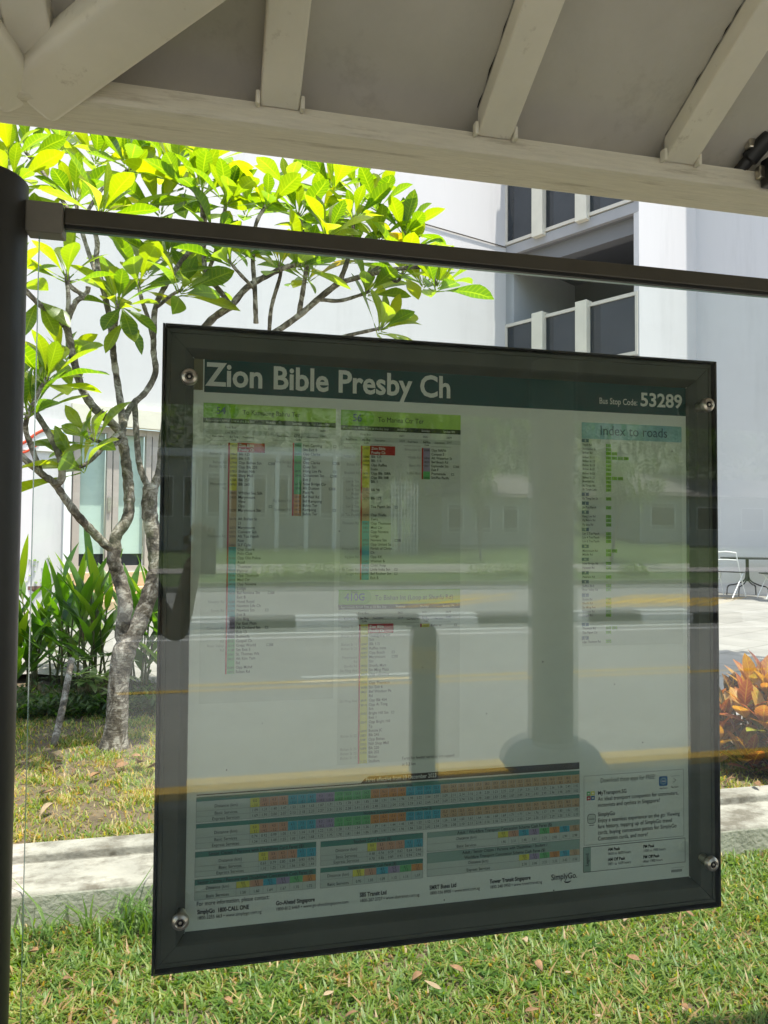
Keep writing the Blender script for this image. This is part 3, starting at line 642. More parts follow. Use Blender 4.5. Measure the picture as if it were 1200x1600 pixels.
# a thin pale shaft leaning in the bed
q = onZ(82, 1166, zl(-1.2, 4)); e = atd(112, 1030, (q-CAM).dot(_fw)+.5)
t = thing('leaning_shaft', tuple(q), 'thin pale shaft leaning in the bed left of the frangipani', 'stake')
b = MB(); b.tube(smooth_path([q-Vector((0,0,.03)), q.lerp(e, .4)+Vector((.01,0,0)), e]), [.022]*9, 8); b.build('shaft', M['bark'], t, smooth=True)

# fallen leaves, each its own
def fallen(i, q, s, pale, lab, grp):
    b = MB(); a = rnd(0, 6.28); d = Vector((math.cos(a), math.sin(a), rnd(-.1,.35)))
    ORGo = thing_loc = Vector(q)
    leaf(b, (0,0,0), d, (rnd(-.5,.5), rnd(-.5,.5), 1), s, s*rnd(.35,.5), rnd(-.9,.9), rnd(.2,.9), None, 6, .5)
    o = b.build('fallen_leaf', M['dryleafpale'] if pale else M['dryleaf'], smooth=True); o.location = q
    md = o.modifiers.new('thick', 'SOLIDIFY'); md.thickness = .0012
    tag(o, lab, 'leaf', grp)
LN = 'curled dry brown leaf fallen on the green grass in front of the kerb'
LU = 'curled dry brown leaf fallen on the dry lawn behind the kerb'
for i, (x, y) in enumerate([(45,1488),(72,1492),(98,1530),(183,1592),(505,1555),(660,1520),(690,1545),(824,1472),(838,1500),(892,1518),(725,1518),(820,1580),(1066,1568),(1112,1405),(1085,1432),(975,1440),(560,1580),(1000,1500),(930,1585),(350,1560)]):
    fallen(i, onZ(x, y, .03), rnd(.03,.058), random.random() < .3, LN, 'fallen leaves on the near grass')
for i, (x, y) in enumerate([(70,1225),(64,1240),(190,1186),(205,1180),(180,1200),(120,1200),(95,1190),(140,1215),(215,1192),(60,1200),(230,1200),(1150,1215),(1180,1222),(85,1255)]):
    fallen(i, onZ(x, y, KZ+.045), rnd(.06,.105), random.random() < .18, LU, 'fallen leaves on the upper lawn')
fallen(0, onZ(190, 1317, KZ+.02), .07, False, 'orange dry leaf lying on top of the concrete kerb at left', None)
random.seed(21)

# ================================================================== BUS SHELTER
ZB = 2.33; YF = onZ(600, 270, ZB).y; YN = onZ(600, 221, ZB).y; ZT = onY(600, 187, YN).z
SL = .495
print('beam', YN, YF, ZT)
sh = thing('bus_shelter', (0, YN, 0), 'cream painted bus shelter with rafters and a heavy eave beam under a sloping roof', 'bus shelter')
X0, X1 = -4.5, 6.5; YR = -1.75; YE = -4.12
ZE = onY(285, 632, 2*GY-YE).z; SF = (ZT+.045-SL*(YR-YN)-ZE)/(YR-YE)
b = MB(); r_ = .014
b.prism([(YN,ZT),(YN,ZB+r_),(YN+r_*.3,ZB+r_*.3),(YN+r_,ZB),(YF-r_,ZB),(YF-r_*.3,ZB+r_*.3),(YF,ZB+r_),(YF,ZT)], X0, X1)
b.build('eave_beam', M['cream_wood'], sh)
def zr_(y, off): return ZT + off - SL*(y-YN) if y > YR else ZT + off - SL*(YR-YN) - SF*(YR-y)
ye = YF-.002
for o0, o1, y0, y1 in ((.045,.080,ye,YR),(.045,.080,YR,YE)):
    b = MB(); b.add([(X0,y0,zr_(y0,o0)),(X1,y0,zr_(y0,o0)),(X1,y1,zr_(y1,o0)),(X0,y1,zr_(y1,o0)),(X0,y0,zr_(y0,o1)),(X1,y0,zr_(y0,o1)),(X1,y1,zr_(y1,o1)),(X0,y1,zr_(y1,o1))],
          [(0,1,2,3),(7,6,5,4),(0,4,5,1),(1,5,6,2),(2,6,7,3),(3,7,4,0)])
    b.build('roof_panel', M['panel'] if y0 > -1 else M['dimmed_panel'], sh)
rx = [onY(x, y, YN).x for x, y in ((437,166),(771,207),(1059,245))]
sp = (rx[2]-rx[0])/2; xs = [rx[0]-sp*k for k in range(1, 5)][::-1]+rx+[rx[2]+sp*k for k in range(1, 5)]
xs[3] = onY(56, 95, YN-.10).x-.02
print('rafters', xs)
for x in xs:
    hw = .039; b = MB()
    for (y0, y1) in ((YN-.004, YR),):
        o0, o1 = -.012, .043
        b.add([(x-hw,y0,zr_(y0,o0)),(x+hw,y0,zr_(y0,o0)),(x+hw,y1,zr_(y1,o0)),(x-hw,y1,zr_(y1,o0)),(x-hw,y0,zr_(y0,o1)),(x+hw,y0,zr_(y0,o1)),(x+hw,y1,zr_(y1,o1)),(x-hw,y1,zr_(y1,o1))],
              [(0,1,2,3),(7,6,5,4),(0,4,5,1),(1,5,6,2),(2,6,7,3),(3,7,4,0)])
    rf = b.build('rafter', M['cream'], sh, bevel=.004)
    for s in (-1, 1):
        b = MB(); b.box((x+s*hw+s*.001,YN-.022,ZT-.014),(x+s*(hw+.010),YN-.002,ZT+.014)); b.build('bracket', M['cream'], rf, bevel=.003)
    if x in rx[1:]:                                  # sealant pulled away from the soffit along the rafter
        b = MB(); n = 60; vs = []
        for k in range(n+1):
            y = YN-.01-(.9*k/n); wv = .0004+max(0, random.gauss(.0006,.0016)); z = zr_(y, .0438); vs += [(x-hw-.0003, y, z), (x-hw-.0003-wv, y, z)]
        b.add(vs, [(2*k, 2*k+1, 2*k+3, 2*k+2) for k in range(n)]); b.build('sealant_crack', M['black'], rf)
# forked struts at the joint on the beam
J = onY(50, 140, YN+.05)
def toroof(px, py, off): 
    d = ray(px, py); t = (ZT+off-SL*(CAMY-YN)-EYE)/(d.z+SL*d.y); return CAM+d*t
S1 = toroof(232, 0, -.065); S1 = J+(S1-J)*1.6
def timber(a, e_, w_, h_):                            # squared strut, one face turned to the floor
    d = (e_-a).normalized(); v = CAM+Vector((0,.4,-.6))-(a+e_)/2; v = (v-d*v.dot(d)).normalized(); s_ = d.cross(v); b = MB(); vs = []
    for p in (a, e_):
        for x, y in ((-1,-1),(1,-1),(1,1),(-1,1)): vs.append(p+s_*x*w_+v*y*h_)
    b.add(vs, [(0,3,2,1),(4,5,6,7),(0,1,5,4),(1,2,6,5),(2,3,7,6),(3,0,4,7)]); o = b.build('strut', M['cream'], sh, bevel=.017); o.modifiers['edge'].segments = 4
    for p in o.data.polygons: p.use_smooth = True
    return o
timber(J, S1, .055, .045)
S2 = toroof(-60, 30, -.06); J2 = J+Vector((-.02,.004,0)); timber(J2, S2, .05, .042)
# front pillars by the road with rounded footing: seen in the glass
def rz(px, py, z): q = onZ(px, py, z); return Vector((q.x, 2*GY-q.y, z))
pc = rz(867, 1192, .02); print('pillar', pc)
for k, x in enumerate((pc.x-4.6, pc.x)):
    b = MB(); b.tube([(x, pc.y, .1), (x, pc.y, zr_(pc.y, -.02))], .15, 28); pl = b.build('pillar', M['pillar'], sh, smooth=True)
    b = MB(); b.lathe((x, pc.y, 0), [(.34,0),(.335,.03),(.31,.08),(.26,.12),(.17,.145),(.05,.15)], 32); b.build('pillar_footing', M['pillar'], pl, smooth=True)

# dark conduit fitting at the right end of the beam
c0 = onY(1192, 224, YN-.03)
cf = thing('pipe_fitting', tuple(c0), 'dark pipe coupling with pale conduit under the roof at the right end of the beam', 'pipe fitting')
d = (Vector((.07,-.11,.115))).normalized()
b = MB(); b.tube([c0-d*.045, c0-d*.04, c0+d*.02, c0+d*.022], [.015,.021,.021,.016], 16); b.tube([c0-d*.075, c0-d*.043], .015, 14); b.build('coupling', M['blackmetal'], cf, autosmooth=40)
b = MB(); b.tube([c0+d*.02, c0+d*.6], .014, 14); b.build('conduit', M['palemetal'], cf, smooth=True)
b = MB(); b.box(c0+Vector((-.035,.0,-.012)), c0+Vector((-.018,.02,.022))); b.build('screw_head', M['steel'], cf, bevel=.003); b = MB(); b.box(c0+Vector((.0,.01,-.075)), c0+Vector((.03,.028,-.045))); b.build('bracket', M['steel'], cf, bevel=.003)
c1 = onY(1199, 268, YN-.02); b = MB(); b.box(c1+Vector((-.008,-.02,-.035)), c1+Vector((.05,.015,.03))); b.build('junction_box', M['blackmetal'], cf, bevel=.004)

# ================================================================== GLASS SCREEN
gs = thing('glass_screen', (-.345, GY, 0), 'clear glass shelter screen with dark top rail and round end post', 'glass screen')
PX = -.348; PR = .061
b = MB(); b.tube([(PX,-.03,-.1),(PX,-.03,2.043),(PX,-.03,2.047)], [PR,PR,PR-.004], 40); b.build('post', M['bronze'], gs, autosmooth=40)
b = MB(); b.tube([(3.0,-.03,-.1),(3.0,-.03,2.047)], PR, 32); b.build('post', M['bronze'], gs, autosmooth=40)
b = MB(); b.box((-.2335,-.032,1.9865),(2.945,-.011,2.0135)); b.build('top_rail', M['rail'], gs, bevel=.002)
b = MB(); b.box((-.2335,-.0285,1.9815),(2.945,-.0125,1.9863)); b.build('rail_gasket', M['black'], gs)
b = MB(); b.box((-.2885,-.040,1.968),(-.2342,-.006,2.0165)); b.build('clamp', M['clamp'], gs, bevel=.0025)
b = MB(); b.box((-.287,-.052,.13),(-.236,.0,.175)); b.build('clamp', M['clamp'], gs, bevel=.0025)
b = MB(); b.box((-.272,GY-.004,.14),(2.935,GY+.004,1.9813)); 
for k, f in enumerate(b.f): b.mi[k] = 0 if k in (2, 4) else 1
b.build('pane', [M['glass'], M['glassedge']], gs)

# ================================================================== NOTICE BOARD
BX0, BX1, BZ0, BZ1 = -.0803, .9495, .8067, 1.8448
ib = thing('notice_board', ((BX0+BX1)/2, .02, BZ0), 'dark framed bus stop timetable board bolted behind the glass screen', 'notice board')
FW = .0455
def member(pts_out, pts_in):                         # mitred frame member between outer and inner edge
    b = MB(); (a, c), (ai, ci) = pts_out, pts_in
    def q(p, y): return (p[0], y, p[1])
    def mix(p, o, t): return (p[0]+(o[0]-p[0])*t, p[1]+(o[1]-p[1])*t)
    rows = []
    for t, y in ((0,.055),(0,.004),(.06,0),(.18,0),(.20,.0022),(.70,.003),(.78,.006),(1,.019),(1,.03)):
        rows.append((q(mix(a, ai, t), y), q(mix(c, ci, t), y)))
    vs = [p for r in rows for p in r]; n = len(rows)
    b.add(vs, [(2*i, 2*i+1, 2*i+3, 2*i+2) for i in range(n-1)]); return b
ou = [(BX0,BZ0),(BX1,BZ0),(BX1,BZ1),(BX0,BZ1)]; inn = [(BX0+FW,BZ0+FW),(BX1-FW,BZ0+FW),(BX1-FW,BZ1-FW),(BX0+FW,BZ1-FW)]
g = .0006
for k in range(4):
    a, c, ai, ci = ou[k], ou[(k+1) % 4], inn[k], inn[(k+1) % 4]; dx = (c[0]-a[0], c[1]-a[1]); Ld = math.hypot(*dx); u = (dx[0]/Ld*g, dx[1]/Ld*g)
    sh_ = lambda p, s: (p[0]+u[0]*s, p[1]+u[1]*s)
    member((sh_(a,1), sh_(c,-1)), (sh_(ai,1), sh_(ci,-1))).build('frame_member', M['frame'], ib)
b = MB()                                            # rubber edging round the frame
e = .004
b.box((BX0-e,-.008,BZ0-e),(BX0-.0004,.058,BZ1+e)); b.box((BX1+.0004,-.008,BZ0-e),(BX1+e,.058,BZ1+e)); b.box((BX0,-.008,BZ1+.0004),(BX1,.058,BZ1+e)); b.box((BX0,-.008,BZ0-e),(BX1,.058,BZ0-.0004))
b.build('edging', M['black'], ib, bevel=.001)
b = MB(); b.box((BX0+.002,.045,BZ0+.002),(BX1-.002,.054,BZ1-.002)); b.build('backing', M['bronze'], ib)
for x, z in ((-.0405,1.7585),(.9195,1.759),(.9205,.894),(-.0405,.892)):
    c = (x, GY-.004, z); b = MB()
    b.lathe(c, [(.0135,-.0),(.0135,.005),(.0118,.0085),(.0078,.0105),(.0072,.0102),(.0060,.008)], 28, axis='y'); bo = b.build('bolt', M['steel'], ib, autosmooth=35)
    b = MB(); b.lathe((x, GY-.004-.0078, z), [(.0060,0),(.0060,.0009),(.0045,.0012),(.0035,.0003)], 6, axis='y'); b.build('hex_socket', M['blackmetal'], bo)
    b = MB(); b.lathe((x, GY-.004-.0081, z), [(.0024,0),(.0022,.0016),(.001,.0019)], 16, axis='y'); b.build('socket_pin', M['steel'], bo)
    b = MB(); b.tube([(x,GY+.005,z),(x,.003,z)], .008, 16); b.build('bolt_spacer', M['steel'], ib)
PY = .0195                                          # poster plane
b = MB(); b.box((BX0+FW-.003,PY+.001,BZ0+FW-.003),(BX1-FW+.003,PY+.004,BZ1-FW+.003)); 
M['paper'] = plain('poster_paper', (.83,.865,.82), .6, var=.015, scale=2)
poster = b.build('poster', M['paper'], ib)
# clear cover sheet in front of the poster, sprung a fraction of a degree off plane as such sheets are
TILT = rad(.17)
b = MB(); x0, x1, z0, z1 = BX0+FW-.001, BX1-FW+.001, BZ0+FW-.001, BZ1-FW+.001; yc = .0135; dz = math.tan(TILT)*(z1-z0)/2
b.add([(x0,yc+dz,z0),(x1,yc+dz,z0),(x1,yc-dz,z1),(x0,yc-dz,z1)], [(0,1,2,3)]); b.build('cover_sheet', M['cover'], ib)

# ================================================================== POSTER PRINT
INK = {}
def ink(name, col):
    if name not in INK: INK[name] = flat('ink_'+name, col, .6)
    return INK[name]
for n_, c_ in dict(teal=(.003,.066,.068), white=(.86,.87,.83), black=(.022,.022,.024), grey=(.33,.35,.33), mid=(.52,.56,.52), red=(.45,.010,.015), redline=(.50,.015,.02), green=(.22,.50,.03), lime=(.42,.66,.14),
                   yellow=(.76,.72,.08), salmon=(.66,.36,.22), tan=(.60,.42,.24), blue=(.06,.42,.55), purple=(.36,.30,.46), leaf=(.14,.50,.18), orange=(.68,.30,.07), aqua=(.30,.60,.50), sky=(.30,.52,.60),
                   dkteal=(.06,.24,.19), table=(.30,.43,.38), navy=(.05,.10,.18), cell=(.60,.66,.61), sheet=(.70,.74,.69), appblue=(.03,.16,.42), olive=(.20,.19,.11), orangeR=(.55,.14,.05)).items(): ink(n_, c_)
NAMES = list(INK); IDX = {k: i for i, k in enumerate(NAMES)}; INKS = [INK[k] for k in NAMES]
_gl = {}
def glyph(ch, bold):
    k = (ch, bold)
    if k in _gl: return _gl[k]
    def mesh(s):
        cu = bpy.data.curves.new('g', 'FONT'); cu.body = s; cu.size = 1; cu.resolution_u = 3; cu.offset = (0, .010, .024)[bold]
        ob = bpy.data.objects.new('g', cu); me = ob.to_mesh()
        v = np.array([x.co[:2] for x in me.vertices]).reshape(-1, 2); f = [tuple(p.vertices) for p in me.polygons]; ob.to_mesh_clear()
        bpy.data.objects.remove(ob); bpy.data.curves.remove(cu); return v, f
    if ch == ' ': r = (np.zeros((0,2)), [], .30)
    else:
        v, f = mesh(ch); v2, _ = mesh('H'+ch+'H')
        w2 = v2[:,0].max()-v2[:,0].min()
        if 'HH' not in _gl or bold not in _gl['HH']:
            v3, _ = mesh('HH'); _gl.setdefault('HH', {})[bold] = v3[:,0].max()-v3[:,0].min()
        r = (v, f, w2-_gl['HH'][bold])
    _gl[k] = r; return r
CAPH = None
def pz(px, py): q = onY(px, py, PY); return q.x, q.z
class Print:
    def __init__(s): s.b = MB(); s.n = 0
    def rect(s, x0, z0, x1, z1, col, lay=1):
        y = PY - .00025*lay + .0009
        s.b.add([(x0,y,z0),(x1,y,z0),(x1,y,z1),(x0,y,z1)], [(0,1,2,3)], IDX[col])
    def line(s, x0, z0, x1, z1, w, col, lay=3):
        if abs(x1-x0) > abs(z1-z0): s.rect(min(x0,x1), z0-w/2, max(x0,x1), z0+w/2, col, lay)
        else: s.rect(x0-w/2, min(z0,z1), x0+w/2, max(z0,z1), col, lay)
    def frame(s, x0, z0, x1, z1, w, col, lay=3):
        s.line(x0,z0,x1,z0,w,col,lay); s.line(x0,z1,x1,z1,w,col,lay); s.line(x0,z0,x0,z1,w,col,lay); s.line(x1,z0,x1,z1,w,col,lay)
    def poly(s, pts, col, lay=2):
        y = PY-.00025*lay+.0009; s.b.add([(p[0],y,p[1]) for p in pts], [tuple(range(len(pts)))], IDX[col])
    def text(s, t, x, z, cap, col='black', bold=0, align='l', x1=None, lay=5, sx=.92, rot=False):
        """cap: height of a capital in metres"""
        size = cap/.70; g_ = [glyph(c, bold) for c in t]; W = sum(g[2] for g in g_)*size
        if x1 is not None: sx = (x1-x)/max(W, 1e-6)
        W *= sx; X = x if align == 'l' else (x-W if align == 'r' else x-W/2); y = PY-.00025*lay+.0009
        for v, f, adv in g_:
            if len(v):
                if rot: P = [(x-a[1]*size, y, z+(X-x)+a[0]*size*sx) for a in v]
                else: P = [(X+a[0]*size*sx, y, z+a[1]*size) for a in v]
                s.b.add(P, f, IDX[col])
            X += adv*size*sx
    def build(s, name, label=None):
        o = s.b.build(name, INKS, poster)
        if label: o['label'] = label
        return o
LH = .00585                                          # row pitch of the stop lists (m): measured below
# --- title band
p = Print()
xa, za = pz(314, 562); xb, zb_ = pz(1074, 652)
p.rect(xa+.006, pz(312, 612)[1], BX1-FW, BZ1-FW, 'teal')
p.rect(BX0+FW, pz(312,612)[1]+.003, xa+.004, BZ1-FW, 'olive', 1)
x, z = pz(322, 601.5); cap = pz(322, 565)[1]-z
p.text('Zion Bible Presby Ch', x, z, cap*.97, 'white', 2, x1=pz(705, 618)[0])
x, z = pz(936, 630.5); p.text('Bus Stop Code:', x, z, pz(936,621)[1]-z, 'white', 1, x1=pz(996,633)[0])
x, z = pz(1000, 634); p.text('53289', x, z, pz(1000,613.5)[1]-z, 'white', 2, x1=pz(1066,637)[0])
p.build('title_band', 'dark teal band with the stop name and stop code in white')
# --- route tables
def route(name, num, dest, hx0, hx1, hy0, hy1, bottom, cols, numpx, destpx, note=None, loop=False):
    p = Print(); (x0, zt0) = pz(hx0, hy0); zb0 = pz(hx0, hy1)[1]; x1 = pz(hx1, hy0)[0]; zz = pz(hx0, bottom)[1]
    p.rect(x0, zz, x1, zt0, 'sheet', 1)
    p.rect(x0, zb0, x1, zt0, 'lime', 2)
    hh = zt0-zb0; xp = x0+.046; pts = [(x0, zb0), (xp, zb0)]+[(xp+hh*.5*math.sin(a), zb0+hh*.5-hh*.5*math.cos(a)) for a in np.linspace(.2, math.pi-.2, 9)]+[(xp, zt0), (x0, zt0)]
    p.poly(pts, 'green', 3)
    cx = (x0+xp)/2+.006
    p.text(num, cx, zb0+hh*.28, hh*.48, 'navy', 2, 'c')
    p.text(dest, xp+hh*.75, zb0+hh*.30, hh*.33, 'black', 0, sx=.86)
    zs_ = zb0-.0085; p.rect(x0, zs_, x1, zb0, 'black', 2)
    p.text('Approximate Arrival Time at this Bus Stop', x0+.004, zs_+.0025, .0040, 'mid', 0, sx=.82)
    qs = (.50,.70,.90)
    for q_, t_ in zip(qs, ('Weekdays', 'Saturdays', 'Sundays / PH')): p.text(t_, x0+(x1-x0)*q_, zs_+.0025, .0036, 'white', 0, 'c', sx=.8)
    for r_, (t_, v_) in enumerate((('First Bus', ('0601','0601','0609')), ('Last Bus', ('2354','2354','2347')))):
        z_ = zs_-.0085-.0088*r_
        if r_: p.rect(x0, z_-.0018, x1, z_+.0062, 'mid', 2)
        p.text(t_, x0+(x1-x0)*.20, z_, .0040, 'black', 0, 'c')
        for q_, a_ in zip(qs, v_): p.text(a_, x0+(x1-x0)*q_, z_, .0038, 'black', 0, 'c')
    for (bx0, bx1, y1, y2, lines, roads, bands, marks) in cols:
        X0_, Z1 = pz(bx0, y1); Z2 = pz(bx0, y2)[1]; n = len(lines); X1_ = pz(bx1, y1)[0]; lp = (Z1-Z2)/max(1, n-1) if n > 1 else .0061
        capt = lp*.66
        for a_, c_ in (('Road Name', X0_-.020), ('Bus Stop', (X0_+X1_)/2), ('Description', X1_+.018)): p.text(a_, c_, Z1+lp*2.05, capt*.72, 'black', 1, 'c', sx=.8)
        p.text('Code', (X0_+X1_)/2, Z1+lp*1.35, capt*.72, 'black', 1, 'c', sx=.8)
        p.line(X0_-.036, Z1+lp*1.25, X0_-.005, Z1+lp*1.25, .0007, 'grey'); p.line(X1_+.002, Z1+lp*1.25, X1_+.040, Z1+lp*1.25, .0007, 'grey')
        for i0, i1, c_ in bands: p.rect(X0_, Z1-lp*(i1)+lp*.85, X1_, Z1-lp*(i0)+lp*.85, c_, 3)
        p.rect(X0_-.0030, Z1-lp*n+lp*.85, X0_-.0002, Z1+lp*.85, 'redline', 4)
        for i, t_ in enumerate(lines):
            if not t_: continue
            z_ = Z1-lp*i; first = i < 2 and lines[0] == 'Zion Bible'
            if first and i == 0: p.rect(X1_, Z1-lp*1.25, X1_+.046, Z1+lp*.95, 'red', 3)
            p.text(t_, X1_+.0024, z_, capt, 'white' if first else 'black', 1, sx=.88)
            if t_[0] in 'ABEOZGHLNFSWKRCM' and i not in (1,) and (i == 0 or lines[i-1] == '' or len(lines[i]) > 6): p.text(str(random.randint(50011, 59989)), (X0_+X1_)/2, z_, capt*.78, 'black', 0, 'c', sx=.8)
        for i, t_ in roads: p.text(t_, X0_-.0055, Z1-lp*i, capt*.95, 'grey', 0, 'r', sx=.86)
        for i, dx in marks:
            p.rect(X1_+dx, Z1-lp*i-.0004, X1_+dx+.0058*(1+(i % 3 == 1)), Z1-lp*i+capt*.9, 'grey', 3); p.rect(X1_+dx+.0012, Z1-lp*i+.0008, X1_+dx+.0046, Z1-lp*i+capt*.9-.0012, 'cell', 4)
    if note: 
        for j, t_ in enumerate(note[2]):
            x, z = pz(note[0], note[1]+j*9.5); p.text(t_, x, z, .0052, 'black', 0, sx=.88)
    if loop:
        x, z = pz(537, 930); p.text('Feeder', cx, zt0-.0055, .0038, 'black', 0, 'c')
    return p.build(name)
L54 = ['Zion Bible','Presby Ch','Blk 125','Blk 115','Opp Bishan Stn','Opp Blk 203','Bishan Nth','Shop Mall','Blk 257','Blk 260','','Whitley Sec Sch','Marymount','View','Opp','Marymount Stn','','Aft Bishan St','21','Marymount','Convent Sch','Aft Toa Payoh','Rise','SLF Cplx',"Opp S'pore",'Polo Club','Opp Old Police','Acad','Thomson','Flyover','Opp Thomson','Med Ctr','Opp Novena','Lodge','Bef Novena Stn','Exit B','Hotel Royal','Newton Life Ch','Newton Stn','Exit B','Env Bldg','Far East Plaza','Aft Orchard Stn','Exit 13','Bethesda','Gospel Ch','Great World','Stn Exit 5','St. Thomas Wk','Aft Kim Yam','Rd','Opp Mohd','Sultan Rd']
R54 = [(0,'Bishan St 13'),(2,'Bishan St 11'),(4,'Bishan Rd'),(5,'Bishan St 22'),(9,'Marymount'),(10,'Rd'),(21,'Thomson Rd'),(36,'Newton Rd'),(38,'Scotts Rd'),(42,'Paterson Rd'),(45,'Rd'),(46,'River Valley'),(47,'Rd')]
B54 = [(0,11,'yellow'),(11,24,'tan'),(24,40,'blue'),(40,45,'purple'),(45,53,'leaf')]
L54b = ['Fort Canning','Stn Exit B','Opp Clarke','Quay','Opp Clarke','Quay Stn','Hong Lim Pk','Chinatown Stn','Exit E','New Bridge Ctr','Aft Duxton','Plain Pk','Bef Neil Rd','Bef Kampong','Bahru Ter','Kampong','Bahru Ter']
route('route_table', '54', 'To Kampong Bahru Ter', 318, 525, 629, 652, 1100,
      [(359.5,371,697.5,1052,L54,R54,B54,[(4,.052),(14,.054),(34,.054),(38,.05),(42,.05),(46,.053)]),
       (460,471.5,697.5,805,L54b,[(4,'New Bridge'),(5,'Rd'),(13,'Kg Bahru Rd'),(15,'Spooner Rd')],[(0,3,'aqua'),(3,12,'leaf'),(12,17,'orange')],[(0,.055),(4,.055),(6,.055),(7,.050),(10,.048),(15,.055)])], 0, 0)['label'] = 'list of stops of route 54 under a green heading'
L56 = ['Zion Bible','Presby Ch','Blk 125','Blk 115','Opp Raffles','Instn','Opp Blk 108A','Opp Blk 108','Blk 1','','Blk 98','','Blk 177','','Toa Payoh Stn','','Opp Trellis','Twrs','Opp Thomson','Med Ctr','Opp Novena','Lodge','Novena Stn','Opp United Sq','Parish of Christ','Ch','Opp KK','Women &','Child Hosp','Little India Stn','Bef Rochor Stn','Exit B']
R56 = [(0,'Bishan St 13'),(2,'Bishan St 11'),(4,'Bishan Rd'),(6,'Braddell Rd'),(8,'Lor 6 Toa'),(9,'Payoh'),(10,'Lor 4 Toa'),(11,'Payoh'),(12,'Toa Payoh'),(13,'Ctr'),(14,'Lor 2 Toa'),(15,'Payoh'),(16,'Jln Toa Payoh'),(18,'Thomson Rd'),(24,'Keng Lee Rd'),(26,'Kg Java Rd'),(29,'Bt Timah Rd'),(30,'Sungei Rd')]
L56b = ['Opp NAFA','Campus 3','Aft Waterloo St','Bef Beach Rd','Esplanade Stn','Exit F','Promenade','Stn/Pan Pacific']
route('route_table', '56', 'To Marina Ctr Ter', 533, 720, 640, 664, 915,
      [(566.5,578,702,905,L56,R56,[(0,10,'yellow'),(10,18,'tan'),(18,32,'blue')],[(14,.046),(22,.046),(29,.046),(30,.046)]),
       (661.5,672,705,748,L56b,[(0,'Bencoolen St'),(2,'Middle Rd'),(4,'Beach Rd'),(6,'Raffles Blvd')],[(0,6,'purple'),(6,8,'leaf')],[(4,.044),(6,.040)])], 0, 0)['label'] = 'list of stops of route 56 under a green heading'
LG = ['Zion Bible','Presby Ch','Guangyang Sec','Sch','Blk 115','Raffles Instn','Opp Bosch','Marymount','Stn','Shunfu Mart','Sin Ming Plaza','Opp Lakeview','','Opp Thomson','Stn Exit 6','Bef Windsor Pk','Rd','Opp Blk 454','Opp Ai Tong','Sch','Bright Hill Stn','Exit 1','Opp Bright Hill','Tp','Eunoia JC','Blk 245','Opp Bishan','Nth Shop Mall','Blk 220','Blk 202','Bishan','Stadium']
RG = [(0,'Bishan St 13'),(2,'Bishan St 12'),(4,'Bishan St 11'),(5,'Bishan St 21'),(7,'Marymount'),(8,'Rd'),(9,'Shunfu Rd'),(10,'Sin Ming Ave'),(17,'Sin Ming Ave'),(25,'Bishan St 22'),(28,'Bishan St 21'),(29,'Bishan St 23'),(30,'Bishan St 13')]
route('route_table', '410G', 'To Bishan Int (Loop at Shunfu Rd)', 529, 719, 922, 945, 1196,
      [(563.5,575,981.5,1192,LG,RG,[(0,32,'yellow')],[(6,.043),(7,.043),(20,.043)]),
       (659,671,979,979,['Bishan Int'],[(0,'Bishan St 13')],[(0,1,'yellow')],[(0,.046)])], 0, 0, (628, 1187, ['Fares for feeder services are capped','at 3.2 km']), True)['label'] = 'list of stops of feeder route 410G under a green heading'
